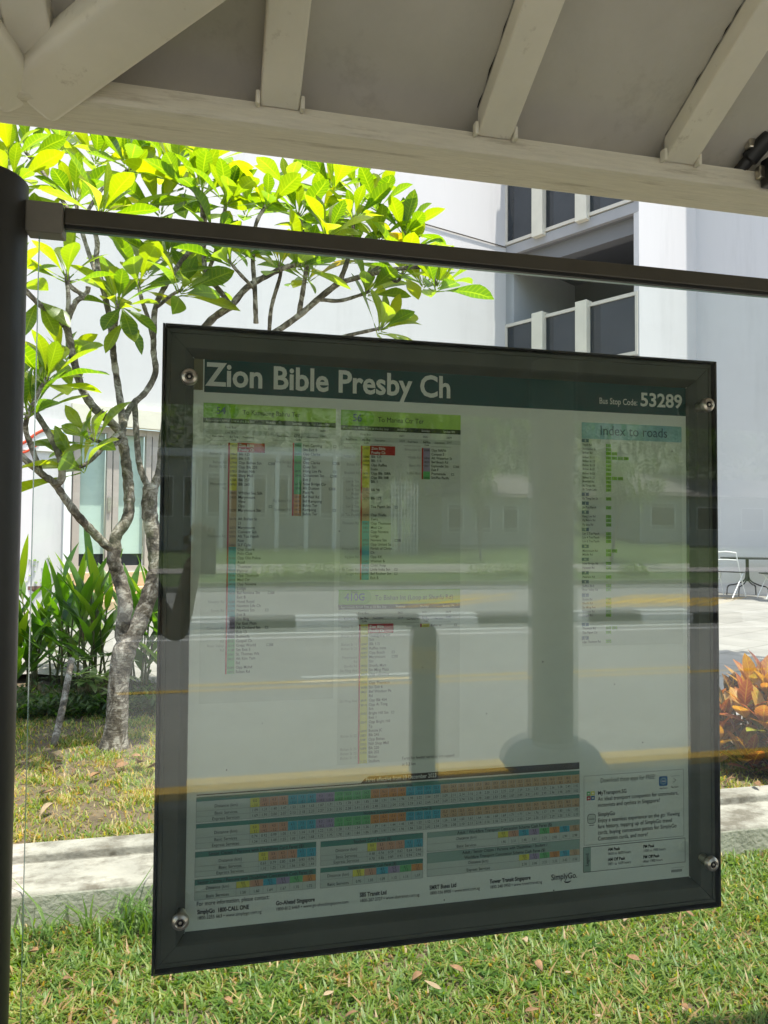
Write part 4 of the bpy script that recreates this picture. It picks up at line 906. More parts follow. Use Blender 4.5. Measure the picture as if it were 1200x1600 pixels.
# --- fares
p = Print()
def hz(px, py): return pz(px, py)[1]
xl, xr = pz(307, 1245)[0], pz(905.5, 1205)[0]
zt_f, zb_f = hz(905.5, 1191), hz(905.5, 1201.5); xc = pz(566, 1220)[0]
p.poly([(xr,zb_f),(xr,zt_f),(xc+.012,zt_f),(xc+.004,zt_f-.004),(xc-.004,zb_f)], 'black', 2); p.rect(xl, zb_f-.0002, xr, zb_f+.0016, 'black', 2)
x, z = pz(566, 1219.5); p.text('Fares effective from 23 December 2023', x+.006, zb_f+.0035, .0072, 'white', 1, x1=pz(682,1212)[0])
C13 = ['yellow'] + ['salmon']*3 + ['blue']*3 + ['purple']*2 + ['leaf']*4 + ['orange']*4 + ['blue']*4 + ['tan']*17
def fare(x0, x1, zt_, zh, zb__, title, xcell, cells, rows, dist=None, two=None, tcol='dkteal', titlex=None, centers=True):
    p.rect(x0, zh, x1, zt_, tcol, 2); p.rect(x0, zb__, x1, zh, 'cell', 1); p.frame(x0, zb__, x1, zt_, .0006, 'grey', 4)
    tl = title if isinstance(title, list) else [title]; th = (zt_-zh)/len(tl)
    for j, t_ in enumerate(tl): p.text(t_, titlex if titlex else (x0+x1)/2, zt_-th*(j+1)+th*.2, min(.0062, th*.60), 'black', 1, 'c', sx=.86)
    nr = len(rows); hd = (zh-zb__)*.46; hr_ = (zh-zb__-hd)/nr; n = len(cells); cw = (x1-xcell)/n
    p.text('Distance (km)', x0+(xcell-x0)*.55, zh-hd*.72, .0052, 'black', 0, 'c', sx=.9)
    for i, c_ in enumerate(cells):
        p.rect(xcell+cw*i+.0003, zh-hd, xcell+cw*(i+1)-.0003, zh-.0003, c_, 2)
        lo = 0.0 if i == 0 else 3.3+1.0*(i-1); hi = 3.2+1.0*i
        sz = min(.0044, cw*.27)
        p.text('%.1f' % lo if i < n-1 or n < 9 else '>', xcell+cw*(i+.5), zh-hd*.44, sz, 'black', 0, 'c', sx=.85); p.text('- %.1f' % hi, xcell+cw*(i+.5), zh-hd*.90, sz, 'black', 0, 'c', sx=.8)
    for r_, (t_, v0, dv) in enumerate(rows):
        z_ = zh-hd-hr_*(r_+1); p.line(x0, z_+hr_, x1, z_+hr_, .0005, 'grey', 4)
        p.text(t_, x0+(xcell-x0)*.55, z_+hr_*.2, min(.0052, hr_*.62), 'black', 0, 'c', sx=.9)
        for i in range(n): p.text('%.2f' % (v0+dv*math.sqrt(i)*1.0), xcell+cw*(i+.5), z_+hr_*.25, min(.0046, cw*.30), 'black', 0, 'c', sx=.88)
    for i in range(n+1): p.line(xcell+cw*i, zb__, xcell+cw*i, zh, .0004, 'grey', 4)
xcell = pz(391, 1245)[0]
fare(xl, xr, hz(307,1246), hz(307,1253), hz(306,1285.5), 'Adult Card Fares ($)', xcell, C13, [('Basic Services',1.09,.2185),('Express Services',1.69,.2185)], titlex=pz(625,1225)[0])
fare(xl, xr, hz(306,1288), hz(306,1295), hz(306,1327), 'Workfare Transport Concession Scheme Card Fares ($)', xcell, C13, [('Basic Services',.74,.18),('Express Services',1.24,.18)], titlex=pz(622,1267)[0])
x0, x1 = pz(305,1332)[0], pz(494,1316)[0]
fare(x0, x1, hz(305,1331.5), hz(305,1340.5), hz(304,1371), 'Senior Citizen / Persons with Disabilities Card Fares ($)', pz(404,1330)[0], ['yellow','salmon','salmon','salmon','blue','blue'], [('Basic Services',.65,.14),('Express Services',1.10,.15)])
fare(x0, x1, hz(304,1375), hz(304,1384), hz(303,1407), 'Senior Citizen / Persons with Disabilities Concession Cash Fares ($)', pz(369,1380)[0], ['yellow','salmon','blue','purple','leaf','orange'], [('Basic Services',1.50,.1)])
x0, x1 = pz(501,1316)[0], pz(661,1302)[0]
fare(x0, x1, hz(501,1315), hz(501,1324), hz(501,1353), 'Student Card Fares ($)', pz(574,1310)[0], ['yellow','salmon','salmon','salmon','blue','blue'], [('Basic Services',.48,.08),('Express Services',.78,.08)])
fare(x0, x1, hz(501,1356.5), hz(501,1364), hz(501,1388), 'Student Concession Cash Fares ($)', pz(551,1360)[0], ['yellow','salmon','blue','purple','leaf','orange'], [('Basic Services',.95,.1)])
x0, x1 = pz(667.5,1302)[0], xr
fare(x0, x1, hz(667.5,1301), hz(667.5,1309.5), hz(668,1331), 'Adult / Workfare Transport Concession Scheme Cash Fares ($)', pz(778,1295)[0], ['yellow','salmon','blue','purple','leaf','orange','blue','tan'], [('Basic Services',1.90,.41)], tcol='table')
fare(x0, x1, hz(667.5,1333), hz(667.5,1349.5), hz(668,1370), ['Adult / Senior Citizen / Persons with Disabilities / Student /','Workfare Transport Concession Scheme Cash Fares ($)'], pz(811,1335)[0], ['yellow','purple','leaf','orange','blue','tan'], [('Express Services',2.70,.36)], tcol='table')
x, z = pz(307, 1416); p.text('For more information, please contact:', x, z, .0072, 'black', 0, x1=pz(421,1406)[0])
for (px, py, pe, a_, b_) in ((308,1428.5,389,'SimplyGo  1800-CALL ONE','1800-2255 663 • www.simplygo.com.sg'),(431,1414.5,492,'Go-Ahead Singapore','1800-812 6469 • www.go-aheadsingapore.com'),(562,1401.5,604,'SBS Transit Ltd','1800-287 2727 • www.sbstransit.com.sg'),(671,1390,713,'SMRT Buses Ltd','1800-336 8900 • www.smrt.com.sg'),(765,1380.5,829,'Tower Transit Singapore','1800-248 0950 • www.towertransit.sg')):
    x, z = pz(px, py); p.text(a_, x, z, .0070, 'black', 2, x1=pz(pe, py-8)[0]); p.text(b_, x, z-.0092, .0056, 'black', 0, sx=.82)
x, z = pz(861, 1375.5); p.text('SimplyGo.', x, z, .0105, 'black', 1, x1=pz(902,1370)[0])
cx_ = x+.033; p.poly([(cx_+.007*math.cos(a), z-.004+.004*math.sin(a)) for a in np.linspace(math.pi, 2*math.pi, 9)]+[(cx_+.007*math.cos(a), z-.003+.0025*math.sin(a)) for a in np.linspace(2*math.pi, math.pi, 9)], 'black', 4)
for px, py in ((354,1203),(694,1406),(865,1391),(530,830),(848,1034),(960,1069),(1004,1160),(660,1043),(760,1115),(1050,705),(1038,915),(410,1130)):
    x, z = pz(px, py); r_ = rnd(.0007,.0014); p.poly([(x+r_*math.cos(a), z+r_*math.sin(a)) for a in np.linspace(0, 6.28, 9)[:-1]], 'black', 6)
p.build('fare_table', 'coloured fare tables with operator contacts below')
# --- index of roads
p = Print()
x0, zt0 = pz(909, 659.5); x1 = pz(1065, 665)[0]; zb0 = pz(909, 685)[1]
p.rect(x0, zb0, x1, zt0, 'sky', 2); x, z = pz(937, 679.5); p.text('Index to roads', x, z, pz(937,664.5)[1]-z, 'navy', 0, x1=pz(1043,683)[0])
p.rect(x0, pz(909,1010)[1], x1, zb0, 'sheet', 1)
IDXROADS = [('B',687,None),('Beach Rd',694,1),('Bencoolen St',700.5,1),('Bishan Rd',706.5,2),('Bishan St 11',713.5,4),('Bishan St 12',719.5,1),('Bishan St 13',726,1),('Bishan St 21',732,1),('Bishan St 22',739,1),('Bishan St 23',745.5,3),('Braddell Rd',751.5,1),('Bt Timah Rd',758,1),('Bt Timah Link',764,1),('E',771,None),('Eu Tong Sen St',778,1),('J',785,None),('Jln Toa Payoh',792,1),('K',799,None),('Keng Lee Rd',806,1),('Kg Bahru Rd',812,1),('Kg Java Rd',819,1),('L',826,None),('Lor 2 Toa Payoh',833,1),('Lor 4 Toa Payoh',839,1),('Lor 6 Toa Payoh',845,1),('M',852.5,None),('Marymount Rd',860,2),('Middle Rd',866,1),('N',873,None),('New Bridge Rd',880,1),('Newton Rd',886.5,1),('P',894,None),('Paterson Rd',901,1),('R',908,None),('Raffles Blvd',915,1),('River Valley Rd',921,1),('S',929,None),('Scotts Rd',936,1),('Shunfu Rd',942,1),('Sin Ming Ave',948.5,1),('Spooner Rd',955,1),('Sungei Rd',961,1),('T',975,None),('Thomson Rd',981.5,2),('Toa Payoh Ctr',988,1),('U',996,None),('Upp Thomson Rd',1002.5,1)]
for t_, y, n in IDXROADS:
    x, z = pz(910, y+2.2)
    if n is None: p.rect(x-.001, z-.0018, x+.0135, z+.0046, 'navy', 2); p.text(t_, x+.006, z-.0008, .0042, 'white', 1, 'c')
    else:
        p.text(t_, x, z, .0042, 'black', 1, sx=.86); xg = pz(947, y)[0]
        for k in range(n): p.rect(xg+k*.0125, z-.0014, xg+k*.0125+.0112, z+.0050, 'green', 2); p.text(('56','54','410G','54')[(len(t_)+k) % 4], xg+k*.0125+.0055, z-.0002, .0036, 'black', 0, 'c', sx=.8)
p.build('road_index', 'index of roads under a pale blue heading')
# --- notice about the apps and legend
p = Print()
x0, zt0 = pz(912.5, 1213); x1 = pz(1068, 1204)[0]; zb0 = pz(913, 1321)[1]; p.frame(x0, zb0, x1, zt0, .0007, 'grey')
def tx(t_, px, py, pe, pye, cap, bold=0, col='black'): x, z = pz(px, py); p.text(t_, x, z, cap, col, bold, x1=pz(pe, pye)[0])
tx('Download these apps for FREE!', 938, 1223, 1024, 1217, .0086, 1, 'grey')
tx('MyTransport.SG', 934, 1242, 979, 1238.5, .0072, 1)
tx('An ideal transport companion for commuters,', 934, 1251.5, 1060, 1242.5, .0074); tx('motorists and cyclists in Singapore!', 934, 1261, 1031, 1254, .0074)
tx('SimplyGo', 934, 1275.5, 961, 1273, .0072, 1)
tx('Enjoy a seamless experience on the go: Viewing', 934, 1285, 1062, 1276.5, .0074); tx('fare history, topping up of SimplyGo travel', 934, 1294.5, 1050, 1286, .0074)
tx('cards, buying concession passes for SimplyGo', 934, 1304, 1057, 1295.5, .0074); tx('Concession cards, and more!', 934, 1313.5, 1012, 1307, .0074)
x, z = pz(917, 1251)                                  # four coloured tiles
for (i, j, c_) in ((0,1,'leaf'),(1,1,'yellow'),(0,0,'red'),(1,0,'appblue')): p.rect(x+i*.0085, z+j*.0085, x+i*.0085+.0078, z+j*.0085+.0078, c_, 2); p.rect(x+i*.0085+.002, z+j*.0085+.0025, x+i*.0085+.0055, z+j*.0085+.0052, 'white', 3)
def rrect(xc, zc, w_, h_, r_, col, lay):
    pts = []
    for sx_, sz_, a0 in ((1,1,0),(-1,1,90),(-1,-1,180),(1,-1,270)):
        for a in (0,30,60,90): pts.append((xc+sx_*(w_/2-r_)+r_*math.cos(rad(a0+a)), zc+sz_*(h_/2-r_)+r_*math.sin(rad(a0+a))))
    p.poly(pts, col, lay)
x, z = pz(924.5, 1279.5); rrect(x, z, .017, .018, .005, 'black', 2); rrect(x, z, .0152, .0162, .0042, 'cell', 3); p.text('simplygo', x, z-.001, .0026, 'black', 1, 'c', lay=5); p.rect(x-.005, z-.0125, x+.005, z-.0113, 'black', 2)
x, z = pz(1036.5, 1220.5); rrect(x, z, .0185, .0185, .003, 'appblue', 2); p.poly([(x+.0065*math.cos(a), z+.0065*math.sin(a)) for a in np.linspace(0, 6.28, 20)[:-1]], 'sky', 3); p.poly([(x+.0048*math.cos(a), z+.0048*math.sin(a)) for a in np.linspace(0, 6.28, 20)[:-1]], 'appblue', 4); p.rect(x-.0035, z-.0008, x+.0035, z+.0008, 'white', 5); p.text('App Store', x, z-.0145, .003, 'black', 1, 'c')
x, z = pz(1054, 1219.5); p.poly([(x-.003, z+.005), (x-.0018, z+.005), (x+.004, z+.0005), (x-.003, z-.004), (x-.003, z-.0028), (x+.002, z+.0005)], 'grey', 3); p.text('Play Store', x, z-.0135, .003, 'black', 1, 'c'); p.line(x-.008, z+.0085, x+.011, z+.0085, .0006, 'grey')
x0, zt0 = pz(911.5, 1324.5); x1 = pz(1070.5, 1312)[0]; zb0 = pz(911.5, 1363.5)[1]; p.frame(x0, zb0, x1, zt0, .0008, 'black'); p.rect(x0, zb0, x0+.0155, zt0, 'table', 2)
p.text('Legend', x0+.0105, (zb0+zt0)/2, .0062, 'black', 1, 'c', rot=True)
for px, py, a_, b_ in ((950,1329.5,'AM Peak','0630 to 0830 hours'),(950,1345.5,'AM Off Peak','0831 to 1659 hours'),(1005,1325,'PM Peak','1700 to 1900 hours'),(1005,1341.5,'PM Off Peak','After 1900 hours')):
    x, z = pz(px, py); p.text(a_, x, z, .0056, 'black', 2, sx=.84); p.text(b_, x, z-.0078, .0050, 'black', 0, sx=.82)
x, z = pz(1049, 1363.5); p.rect(x, z, x+.0235, z+.0048, 'grey', 2); p.line(x, z+.0085, x+.028, z+.0085, .0005, 'grey')
p.build('app_notice', 'framed notice about apps above a small legend box')

# --- wall sign lettering (far away on the white wall)
def fartext(t_, P, D, z, cap, col, name, parent, dn):
    b = MB(); size = cap/.7; X = 0
    for c in t_:
        v, f, adv = glyph(c, 1)
        if len(v):
            vs = []
            for a in v:
                q = P + D*(X+a[0]*size+a[1]*size*.2); vs.append((q.x, q.y, z+a[1]*size))
            b.add([tuple(Vector(k)+dn) for k in vs], f)
        X += adv*size
    b.build(name, col, parent)
M['signblue'] = flat('sign_blue_ink', (.03,.25,.42)); M['signred'] = flat('sign_red_ink', (.55,.07,.03))
for t_, x, y, c in (('ing', 73, 683, 10), ('oom', 78, 697, 8)):
    a_, z_ = ta(x, y); fartext(t_, A+AD*a_, AD, z_, .135, M['signblue'], 'lettering', sg, AN*.043)
b = MB()
for pts, w_ in (([(20,700),(40,690),(56,678),(72,672),(80,680)], .022),):
    b.tube(smooth_path([A+AD*ta(x, y)[0]+AN*.043+Vector((0,0,ta(x, y)[1])) for x, y in pts]), w_, 6)
b.tube(smooth_path([A+AD*ta(x, y)[0]+AN*.043+Vector((0,0,ta(x, y)[1])) for x, y in ((18,712),(40,706),(60,694))]), .016, 6)
b.build('swoosh', M['signred'], sg)

# ================================================================== STREET behind the camera (seen in the glass)
RZ = -.12                                            # road level
def rr(px, py, z=RZ): return rz(px, py, z)
yk = -3.05
b = MB(); b.box((-9,yk+.15,-.35),(14,.30,-.004)); b.build('platform', M['platform'], kind='structure', bevel=.01)
b = MB(); b.box((-30,yk,-.35),(30,yk+.148,.0)); b.build('platform_kerb', M['concrete'], kind='structure', bevel=.012)
b = MB(); b.box((-60,-26,-.4),(60,yk-.002,RZ)); b.build('road', M['asphalt'], kind='structure')
def stripe(py, pxr, w_, mat, x0=-45, x1=45, name='road_marking'):
    y = rr(pxr, py).y; b = MB(); b.quad((x0,y-w_/2,RZ+.004),(x1,y-w_/2,RZ+.004),(x1,y+w_/2,RZ+.004),(x0,y+w_/2,RZ+.004)); b.build(name, mat, kind='structure'); return y
y1 = stripe(1240, 290, .26, M['yellow']); y2 = stripe(1079, 330, .13, M['yellow']); y3 = stripe(1000, 300, .20, M['whiteroad'])
xw0, xw1 = rr(470, 1064).x, rr(640, 1057).x
yw = rr(480, 1066).y; b = MB(); b.quad((xw0,yw-.06,RZ+.004),(xw1,yw-.06,RZ+.004),(xw1,yw+.06,RZ+.004),(xw0,yw+.06,RZ+.004)); b.build('road_marking', M['whiteroad'], kind='structure')
ykb = rr(620, 984).y; xk0 = rr(460, 985).x; pitch = (rr(748, 981).x-xk0)/3
print('street', y1, y2, y3, yw, ykb, xk0, pitch)
mk = thing('median_kerb', (0, ykb, RZ), 'black and white striped kerb along the far edge of the road', 'kerb')
for nm, par, mt in (('white_block', 0, M['white']), ('black_block', 1, M['kerbblack'])):
    for k in range(-9, 16):
        if (k % 2) == par:
            b = MB(); b.box((xk0+pitch*k+.004,ykb-.30,RZ-.05),(xk0+pitch*(k+1)-.004,ykb,RZ+.19)); b.build(nm, mt, mk, bevel=.015)
# yellow hatching beyond the kerb: two patches of slanted bars
for px0, px1, ps in ((610, 735, .85), (905, 1130, .62)):
    a0, a1 = rr(px0, 950), rr(px1, 945); n = max(2, int((a1.x-a0.x)/ps)); b = MB(); ya, yb = a0.y, a0.y-2.3
    for k in range(n):
        x = a0.x+ps*k; b.quad((x,ya,RZ+.004),(x+.52,ya,RZ+.004),(x+3.4,yb,RZ+.004),(x+2.88,yb,RZ+.004))
    b.build('road_marking', M['yellow'], kind='structure')
yv0 = rr(640, 922).y; print('verge', yv0)
def zfar(x, y): d = max(0, yv0-y); return RZ+.12+.055*d+.0016*d*d
b = MB(); b.box((-60,yv0-.12,-.3),(60,yv0+.12,RZ+.15)); b.build('far_kerb', M['concrete'], kind='structure')
sheet('far_lawn', -60, 60, yv0-45, yv0, lambda x, y: zfar(x, y), M['farlawn'], 60, 30, .02)
fp = yv0-3.6
b = MB(); vs = []
for x in (-60, 60): vs += [(x,fp,zfar(0,fp)+.03),(x,fp-1.5,zfar(0,fp-1.5)+.03)]
b.add(vs, [(0,2,3,1)]); b.build('footpath', M['footpath'], kind='structure')
def lab_tree(name, px, dist_y, zb0, hh, cw, ch, n, label, lean=(0,0), seed=1, lo=.35, leafs=(.10,.2), group=None, yoff=0):
    random.seed(seed); x = px; base = Vector((x, dist_y, (zb0 if zb0 else zfar(x, dist_y))-.05)); t = thing(name, tuple(base), label, 'tree', group)
    top = base+Vector((lean[0], lean[1], hh)); b = MB(); r0 = .017*hh+.02
    b.tube(smooth_path([base, base.lerp(top, .4)+Vector((rnd(-.1,.1),rnd(-.1,.1),0)), base.lerp(top, .8)]), [r0*(1-.06*k) for k in range(9)], 8)
    tips_ = []
    for k in range(9):
        a = rnd(0, 6.28); s0 = base.lerp(top, rnd(lo, .8)); e_ = top+Vector((math.cos(a)*cw*rnd(.3,.85), math.sin(a)*cw*rnd(.3,.85), ch*rnd(-.5,.6)))
        b.tube(smooth_path([s0, s0.lerp(e_, .5)+Vector((0,0,.12*ch)), e_]), [r0*.4*(1-.1*k2) for k2 in range(9)], 6); tips_.append(e_)
    b.build('trunk', M['bark'], t, smooth=True)
    lf = MB()
    cl = [(e_+Vector((rnd(-.3,.3)*cw, rnd(-.3,.3)*cw, rnd(-.3,.3)*ch)), rnd(.22,.42)) for e_ in tips_ for _ in range(4)]
    for k in range(n):
        c, r_ = random.choice(cl); v = Vector((random.gauss(0,.5), random.gauss(0,.5), random.gauss(0,.42)))
        p0 = c+Vector((v.x*r_*cw, v.y*r_*cw, v.z*r_*ch)); d = Vector((rnd(-1,1), rnd(-1,1), rnd(-.8,.6)))
        s_ = rnd(*leafs); leaf(lf, p0, d, (rnd(-.4,.4), rnd(-.4,.4), 1), s_, s_*.5, .3, .2, None, 2, rnd(.05,1))
    lf.build('crown', M['farleaf'], t)
def rx_at(px, y): q = onY(px, 845, 2*GY-y); return q.x
yt = yv0-6.5
lab_tree('garden_tree', rx_at(955, yt), yt, 0, 3.5, 1.7, 1.25, 3000, 'small spreading tree on the lawn across the road, mirrored under the road index', (.7,0), 3)
lab_tree('garden_tree', rx_at(752, yt-1), yt-1, 0, 2.6, .5, 1.2, 700, 'slim young tree across the road, mirrored left of the grey pillar', (0,0), 4, .2)
for i, (px, dy, hh, cw, ch, lb) in enumerate(((690,14,5.2,2.8,2.8,'broad dark tree across the road, mirrored behind the slim young tree'),(625,11,4.9,1.5,2.6,'slender tree with hanging foliage across the road, mirrored between the route lists'),(1090,19,6.5,3,2.8,'broad tree beyond the low white house across the road'),(830,22,6.5,3.4,3.2,'tall tree mirrored behind the grey pillar'))):
    lab_tree('street_tree', rx_at(px, yv0-dy), yv0-dy, 0, hh, cw, ch, 5200, lb, (0,0), 20+i, .4, (.25,.5))
lab_tree('street_tree', 6.3, 3.0, .16, 6.2, 1.7, 1.5, 1500, 'tall tree right of the notice board, outside the frame, dappling the plaza with shade', (0,0), 44, .5, (.25,.45))
sheet('sky_screen', -120, 160, yv0-75, yv0-34, lambda x, y: min(16, .5+.9*max(0, yv0-34-y)), M['sky_screen'], 40, 16, .3)  # added slope, blocks the mirrored sky showing through the tree gaps
random.seed(52); fw_ = MB()
for k in range(15000):                                # far-off trees added to keep bright sky out of the reflection
    x = rnd(-32, 75); h_ = 11.5+2.2*math.sin(x*.31)+1.4*math.sin(x*.83+1); z = 1.2+max(.2, h_)*random.random(); y = yv0-30+rnd(-3,3)
    leaf(fw_, (x, y, zfar(x, y)*.4+z), (rnd(-1,1), rnd(-1,1), rnd(-.8,.5)), (rnd(-.5,.5), rnd(-.5,.5), 1), rnd(.6,1.1), rnd(.3,.55), .3, .2, None, 2, rnd(.05,.9))
tag(fw_.build('sky_screen_trees', M['farleaf']), 'far-off belt of trees added behind the houses to hide mirrored sky', 'trees', kind='stuff')
random.seed(31)
# low shrubs on the verge
for i, (px, w_) in enumerate(((430,1.3),(478,1.5),(520,1.2),(770,1.2),(810,1.0),(990,.8))):
    y = yv0-rnd(1.2,2.0); x = rx_at(px, y); q = Vector((x, y, zfar(x, y))); t = thing('verge_shrub', tuple(q), 'low yellow green shrub on the verge across the road', 'shrub', 'shrubs on the far verge'); lf = MB()
    for k in range(420):
        a = rnd(0, 6.28); r_ = w_*math.sqrt(random.random())*.8; h_ = .45*(1-(r_/w_)**2)
        leaf(lf, q+Vector((math.cos(a)*r_, math.sin(a)*r_*.5, rnd(.0,1)*h_)), (rnd(-1,1), rnd(-1,1), rnd(0,1)), (0,0,1), rnd(.12,.22), rnd(.05,.09), .3, .2, None, 2, rnd(.4,1))
    lf.build('foliage', M['varieg'], t)
# houses across the road
def house(name, label, px0, px1, y, hgt, wall, win=3, roof=True, deep=6):
    xa_, xb_ = rx_at(px0, y), rx_at(px1, y); zb = zfar(0, y)-.4; t = thing(name, ((xa_+xb_)/2, y, zb), label, 'house')
    b = MB(); b.box((xa_,y-deep,zb),(xb_,y,zb+hgt)); b.build('wall', wall, t)
    if roof:
        b = MB(); o_ = .5; z0 = zb+hgt+.002; b.add([(xa_-o_,y+o_,z0),(xb_+o_,y+o_,z0),(xb_+o_,y-deep-o_,z0),(xa_-o_,y-deep-o_,z0),(xa_+.4,y-deep/2,z0+1.3),(xb_-.4,y-deep/2,z0+1.3)], [(0,3,2,1),(0,1,5,4),(2,3,4,5),(1,2,5),(3,0,4)]); b.build('roof', M['rooftile'], t)
    else:
        b = MB(); b.box((xa_-.2,y-deep-.2,zb+hgt),(xb_+.2,y+.25,zb+hgt+.35)); b.build('roof_slab', M['white'], t)
    n = win; st_ = (xb_-xa_)/n
    for k in range(n):
        b = MB(); b.box((xa_+st_*(k+.25),y-.02,zb+hgt*.42),(xa_+st_*(k+.75),y+.03,zb+hgt*.80)); wn = b.build('window', M['darkglass'], t)
        b = MB(); x0_, x1_, z0_, z1_ = xa_+st_*(k+.25), xa_+st_*(k+.75), zb+hgt*.42, zb+hgt*.80
        for q0, q1 in (((x0_-.06,y+.001,z0_-.06),(x1_+.06,y+.05,z0_)),((x0_-.06,y+.001,z1_),(x1_+.06,y+.05,z1_+.06)),((x0_-.06,y+.001,z0_),(x0_,y+.05,z1_)),((x1_,y+.001,z0_),(x1_+.06,y+.05,z1_))): b.box(q0, q1)
        b.build('frame', M['white'], wn)
house('white_house', 'low white house with grey hipped roof across the road, mirrored beside the grey pillar', 690, 860, yv0-13, 3.0, M['housewall'], 4)
house('pale_house', 'long pale house with grey roof across the road, mirrored at the right of the board', 1000, 1400, yv0-15, 3.2, M['housewall'], 6)
FB = len(bpy.data.objects)
house('flat_roof_building', 'pale flat roofed building with white columns across the road, mirrored above the route lists', 240, 560, yv0-12, 4.6, M['housewall'], 9, False)
t = [o for o in bpy.data.objects if o.name == 'flat_roof_building'][0]
for k, px in enumerate((300, 345, 390, 432, 478, 522)):
    y = yv0-11.2; x = rx_at(px, y); b = MB(); b.box((x-.09,y-.09,zfar(x,y)-.1),(x+.09,y+.09,zfar(0,yv0-12)+4.2)); b.build('column', M['white'], t)
yq = yv0-10
fx0, fx1 = rx_at(612, yq), rx_at(652, yq)
t = thing('lattice_gate', ((fx0+fx1)/2, yq, zfar(0, yq)), 'tall white lattice gate across the road, mirrored beside the second route list', 'gate')
b = MB(); z0 = zfar(0, yq)
for k in range(9): x = fx0+(fx1-fx0)*k/8; b.box((x-.02,yq-.02,z0-.1),(x+.02,yq+.02,z0+3.2))
b.build('bars', M['white'], t); b = MB()
for k in range(14): b.box((fx0,yq+.022,z0+.1+.23*k),(fx1,yq+.045,z0+.13+.23*k))
b.build('slats', M['white'], t)
# bollards along the platform edge
bq = rr(664, 1224, 0.); bz = .0
BLAB = 'brown grey round topped bollard by the kerb, mirrored between the two lower route lists'
for k, dx in enumerate((0.,)):
    q = Vector((bq.x+dx, bq.y, 0)); ht = onY(664, 975, 2*GY-q.y).z
    t = thing('bollard', tuple(q), BLAB, 'bollard'); rb = 21/FPX*((Vector((q.x, 2*GY-q.y, 1))-CAM).dot(_fw))
    b = MB(); b.lathe(q, [(rb,-.02),(rb,ht-rb),(rb*.95,ht-rb*.68),(rb*.80,ht-rb*.40),(rb*.6,ht-rb*.2),(rb*.32,ht-rb*.05),(rb*.05,ht)], 28); b.build('post', M['bollard'], t, smooth=True)
    b = MB(); b.tube([(q.x,q.y,ht*.70),(q.x,q.y,ht*.84)], rb+.002, 28, False); b.build('band', M['yellow'], t, smooth=True)
print('bollard', bq, ht, rb)
# photographer beside the camera, whose arm shows in the left frame member
def skinned(name, verts, edges, radii, mat, parent, sub=2, root=0):
    me = bpy.data.meshes.new(name); o0 = ORG[parent]; me.from_pydata([tuple(Vector(v)-o0) for v in verts], edges, []); ob = bpy.data.objects.new(name, me); COL.objects.link(ob)
    md = ob.modifiers.new('skin', 'SKIN'); md.use_smooth_shade = True
    for i, r_ in enumerate(radii):
        sv = me.skin_vertices[0].data[i]; sv.radius = r_ if hasattr(r_, '__len__') else (r_, r_); sv.use_root = (i == root)
    sb = ob.modifiers.new('sub', 'SUBSURF'); sb.levels = sub; sb.render_levels = sub
    dg = bpy.context.evaluated_depsgraph_get(); me2 = bpy.data.meshes.new_from_object(ob.evaluated_get(dg)); ob.modifiers.clear(); ob.data = me2; bpy.data.meshes.remove(me)
    me2.materials.clear(); me2.materials.append(mat); me2.polygons.foreach_set('use_smooth', [True]*len(me2.polygons)); me2.name = name; ob.parent = parent; ORG[ob] = o0; return ob
M['skin'] = plain('skin', (.42,.26,.18), .55, var=.06); M['shirt'] = plain('dark_shirt', (.030,.032,.036), .85, var=.15, scale=8, bump=.2); M['shorts'] = plain('dark_shorts', (.035,.035,.035), .9, var=.15); M['hair'] = plain('dark_hair', (.012,.010,.009), .6, var=.3, scale=40, stretch=(1,1,.2)); M['shoe'] = plain('dark_shoe', (.05,.05,.055), .6, var=.2); M['phonecase'] = plain('black_phone_case', (.015,.015,.016), .35)
bx, by = -.50, -1.66
pr = thing('person', (bx, by, 0), 'person in dark shirt and shorts raising a phone in the right hand', 'person')
V = lambda x, y, z: (bx+x, by+y, z)
hand = (-.055, -1.335, 1.435); elb = (-.115, -1.45, 1.15); shd = (bx+.185, by+.02, 1.395)
sk_v = [V(0,0,.95), V(0,-.01,1.12), V(0,-.005,1.30), V(0,0,1.42), V(0,.01,1.50), V(0,.02,1.56), V(0,.03,1.63), V(0,.03,1.70),
        shd, elb, (-.085,-1.39,1.30), hand, V(-.19,.02,1.395), V(-.25,-.02,1.14), V(-.24,.07,.93), V(-.235,.10,.84),
        V(.10,0,.88), V(.105,.02,.50), V(.11,-.02,.09), V(-.10,0,.88), V(-.105,.02,.50), V(-.11,-.02,.09), V(.115,.10,.045), V(-.115,.10,.045)]
sk_e = [(0,1),(1,2),(2,3),(3,4),(4,5),(5,6),(6,7),(3,8),(8,9),(9,10),(10,11),(3,12),(12,13),(13,14),(14,15),(0,16),(16,17),(17,18),(0,19),(19,20),(20,21),(18,22),(21,23)]
sk_r = [(.15,.10),(.135,.095),(.155,.105),(.12,.08),.055,.065,.082,.068,.055,.040,.036,.028,.055,.040,.034,.030,.085,.055,.036,.085,.055,.036,.035,.035]
skinned('body', sk_v, sk_e, sk_r, M['skin'], pr)
skinned('shirt', [V(0,0,.90), V(0,-.01,1.12), V(0,-.005,1.30), V(0,0,1.42), V(0,.008,1.465), shd, (Vector(shd)*.35+Vector(elb)*.65), V(-.19,.02,1.395), V(-.235,-.005,1.20)],
        [(0,1),(1,2),(2,3),(3,4),(3,5),(5,6),(3,7),(7,8)], [(.178,.128),(.158,.115),(.172,.12),(.135,.095),.075,.075,.068,.075,.068], M['shirt'], pr)
skinned('shorts', [V(0,0,.98), V(0,0,.90), V(.10,.005,.82), V(.11,.02,.50), V(-.10,.005,.82), V(-.11,.02,.50)], [(0,1),(1,2),(2,3),(1,4),(4,5)], [(.165,.115),(.17,.12),.105,.098,.105,.098], M['shorts'], pr)
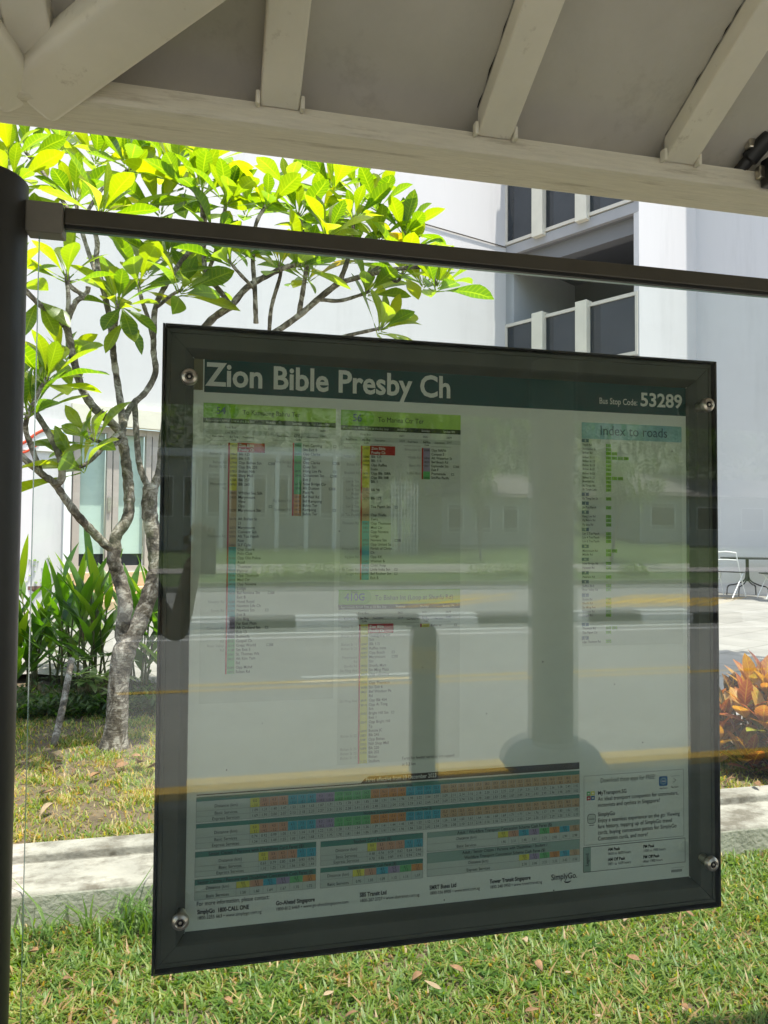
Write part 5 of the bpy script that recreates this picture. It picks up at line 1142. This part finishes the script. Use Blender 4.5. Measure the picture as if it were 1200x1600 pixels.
skinned('hair', [V(0,-.02,1.66), V(0,-.035,1.715), V(0,.02,1.745)], [(0,1),(1,2)], [.078,.085,.075], M['hair'], pr)
for s in (-1, 1):
    skinned('shoe', [V(s*.11,-.05,.045), V(s*.115,.06,.04), V(s*.12,.15,.035)], [(0,1),(1,2)], [.045,.046,.036], M['shoe'], pr)
    b = MB(); b.lathe(V(s*.032,.108,1.640), [(.004,0),(.013,-.004),(.012,-.012)], 12, axis='y'); b.build('eye', M['white'], pr, smooth=True)
skinned('nose', [V(0,.105,1.645), V(0,.125,1.605)], [(0,1)], [.010,.015], M['skin'], pr, 1)
b = MB(); b.tube([V(-.025,.106,1.572), V(0,.114,1.570), V(.025,.106,1.572)], [.003,.006,.003], 8); b.build('mouth', flat('lip', (.30,.12,.10)), pr, smooth=True)
for s in (-1, 1): skinned('ear', [V(s*.083,.02,1.665), V(s*.088,.015,1.635), V(s*.082,.02,1.605)], [(0,1),(1,2)], [.014,.016,.010], M['skin'], pr, 1)
def fingers(h, d, up, side):
    h = Vector(h); d = Vector(d).normalized(); up = Vector(up).normalized(); s = d.cross(up).normalized()
    for i in range(4):
        o_ = s*(.027-.018*i); l = (.072,.08,.075,.06)[i]; p0 = h+d*.03+o_
        skinned('finger', [p0, p0+d*l*.45+up*.006, p0+d*l*.7+up*.026, p0+d*l*.72+up*.045], [(0,1),(1,2),(2,3)], [.0095,.009,.0085,.0075], M['skin'], pr, 1)
    skinned('thumb', [h+s*.02*side, h+s*.045*side+up*.015+d*.02, h+s*.045*side+up*.035+d*.045], [(0,1),(1,2)], [.012,.011,.009], M['skin'], pr, 1)
skinned('palm', [hand, Vector(hand)+Vector((.008,.02,.05))], [(0,1)], [(.034,.016),(.038,.017)], M['skin'], pr, 1)
fingers(Vector(hand)+Vector((.008,.02,.03)), (.15,.35,.9), (.1,.9,-.35), 1)
skinned('palm', [V(-.235,.10,.86), V(-.235,.12,.80)], [(0,1)], [(.03,.018),(.036,.016)], M['skin'], pr, 1)
fingers(V(-.235,.115,.82), (0,.25,-.95), (.2,.9,.25), 1)
b = MB(); b.box((-.062,-1.285,1.365),(.012,-1.2765,1.525)); o = b.build('phone', M['phonecase'], bevel=.004); tag(o, 'black phone held upright in front of the person with dark shirt', 'phone')
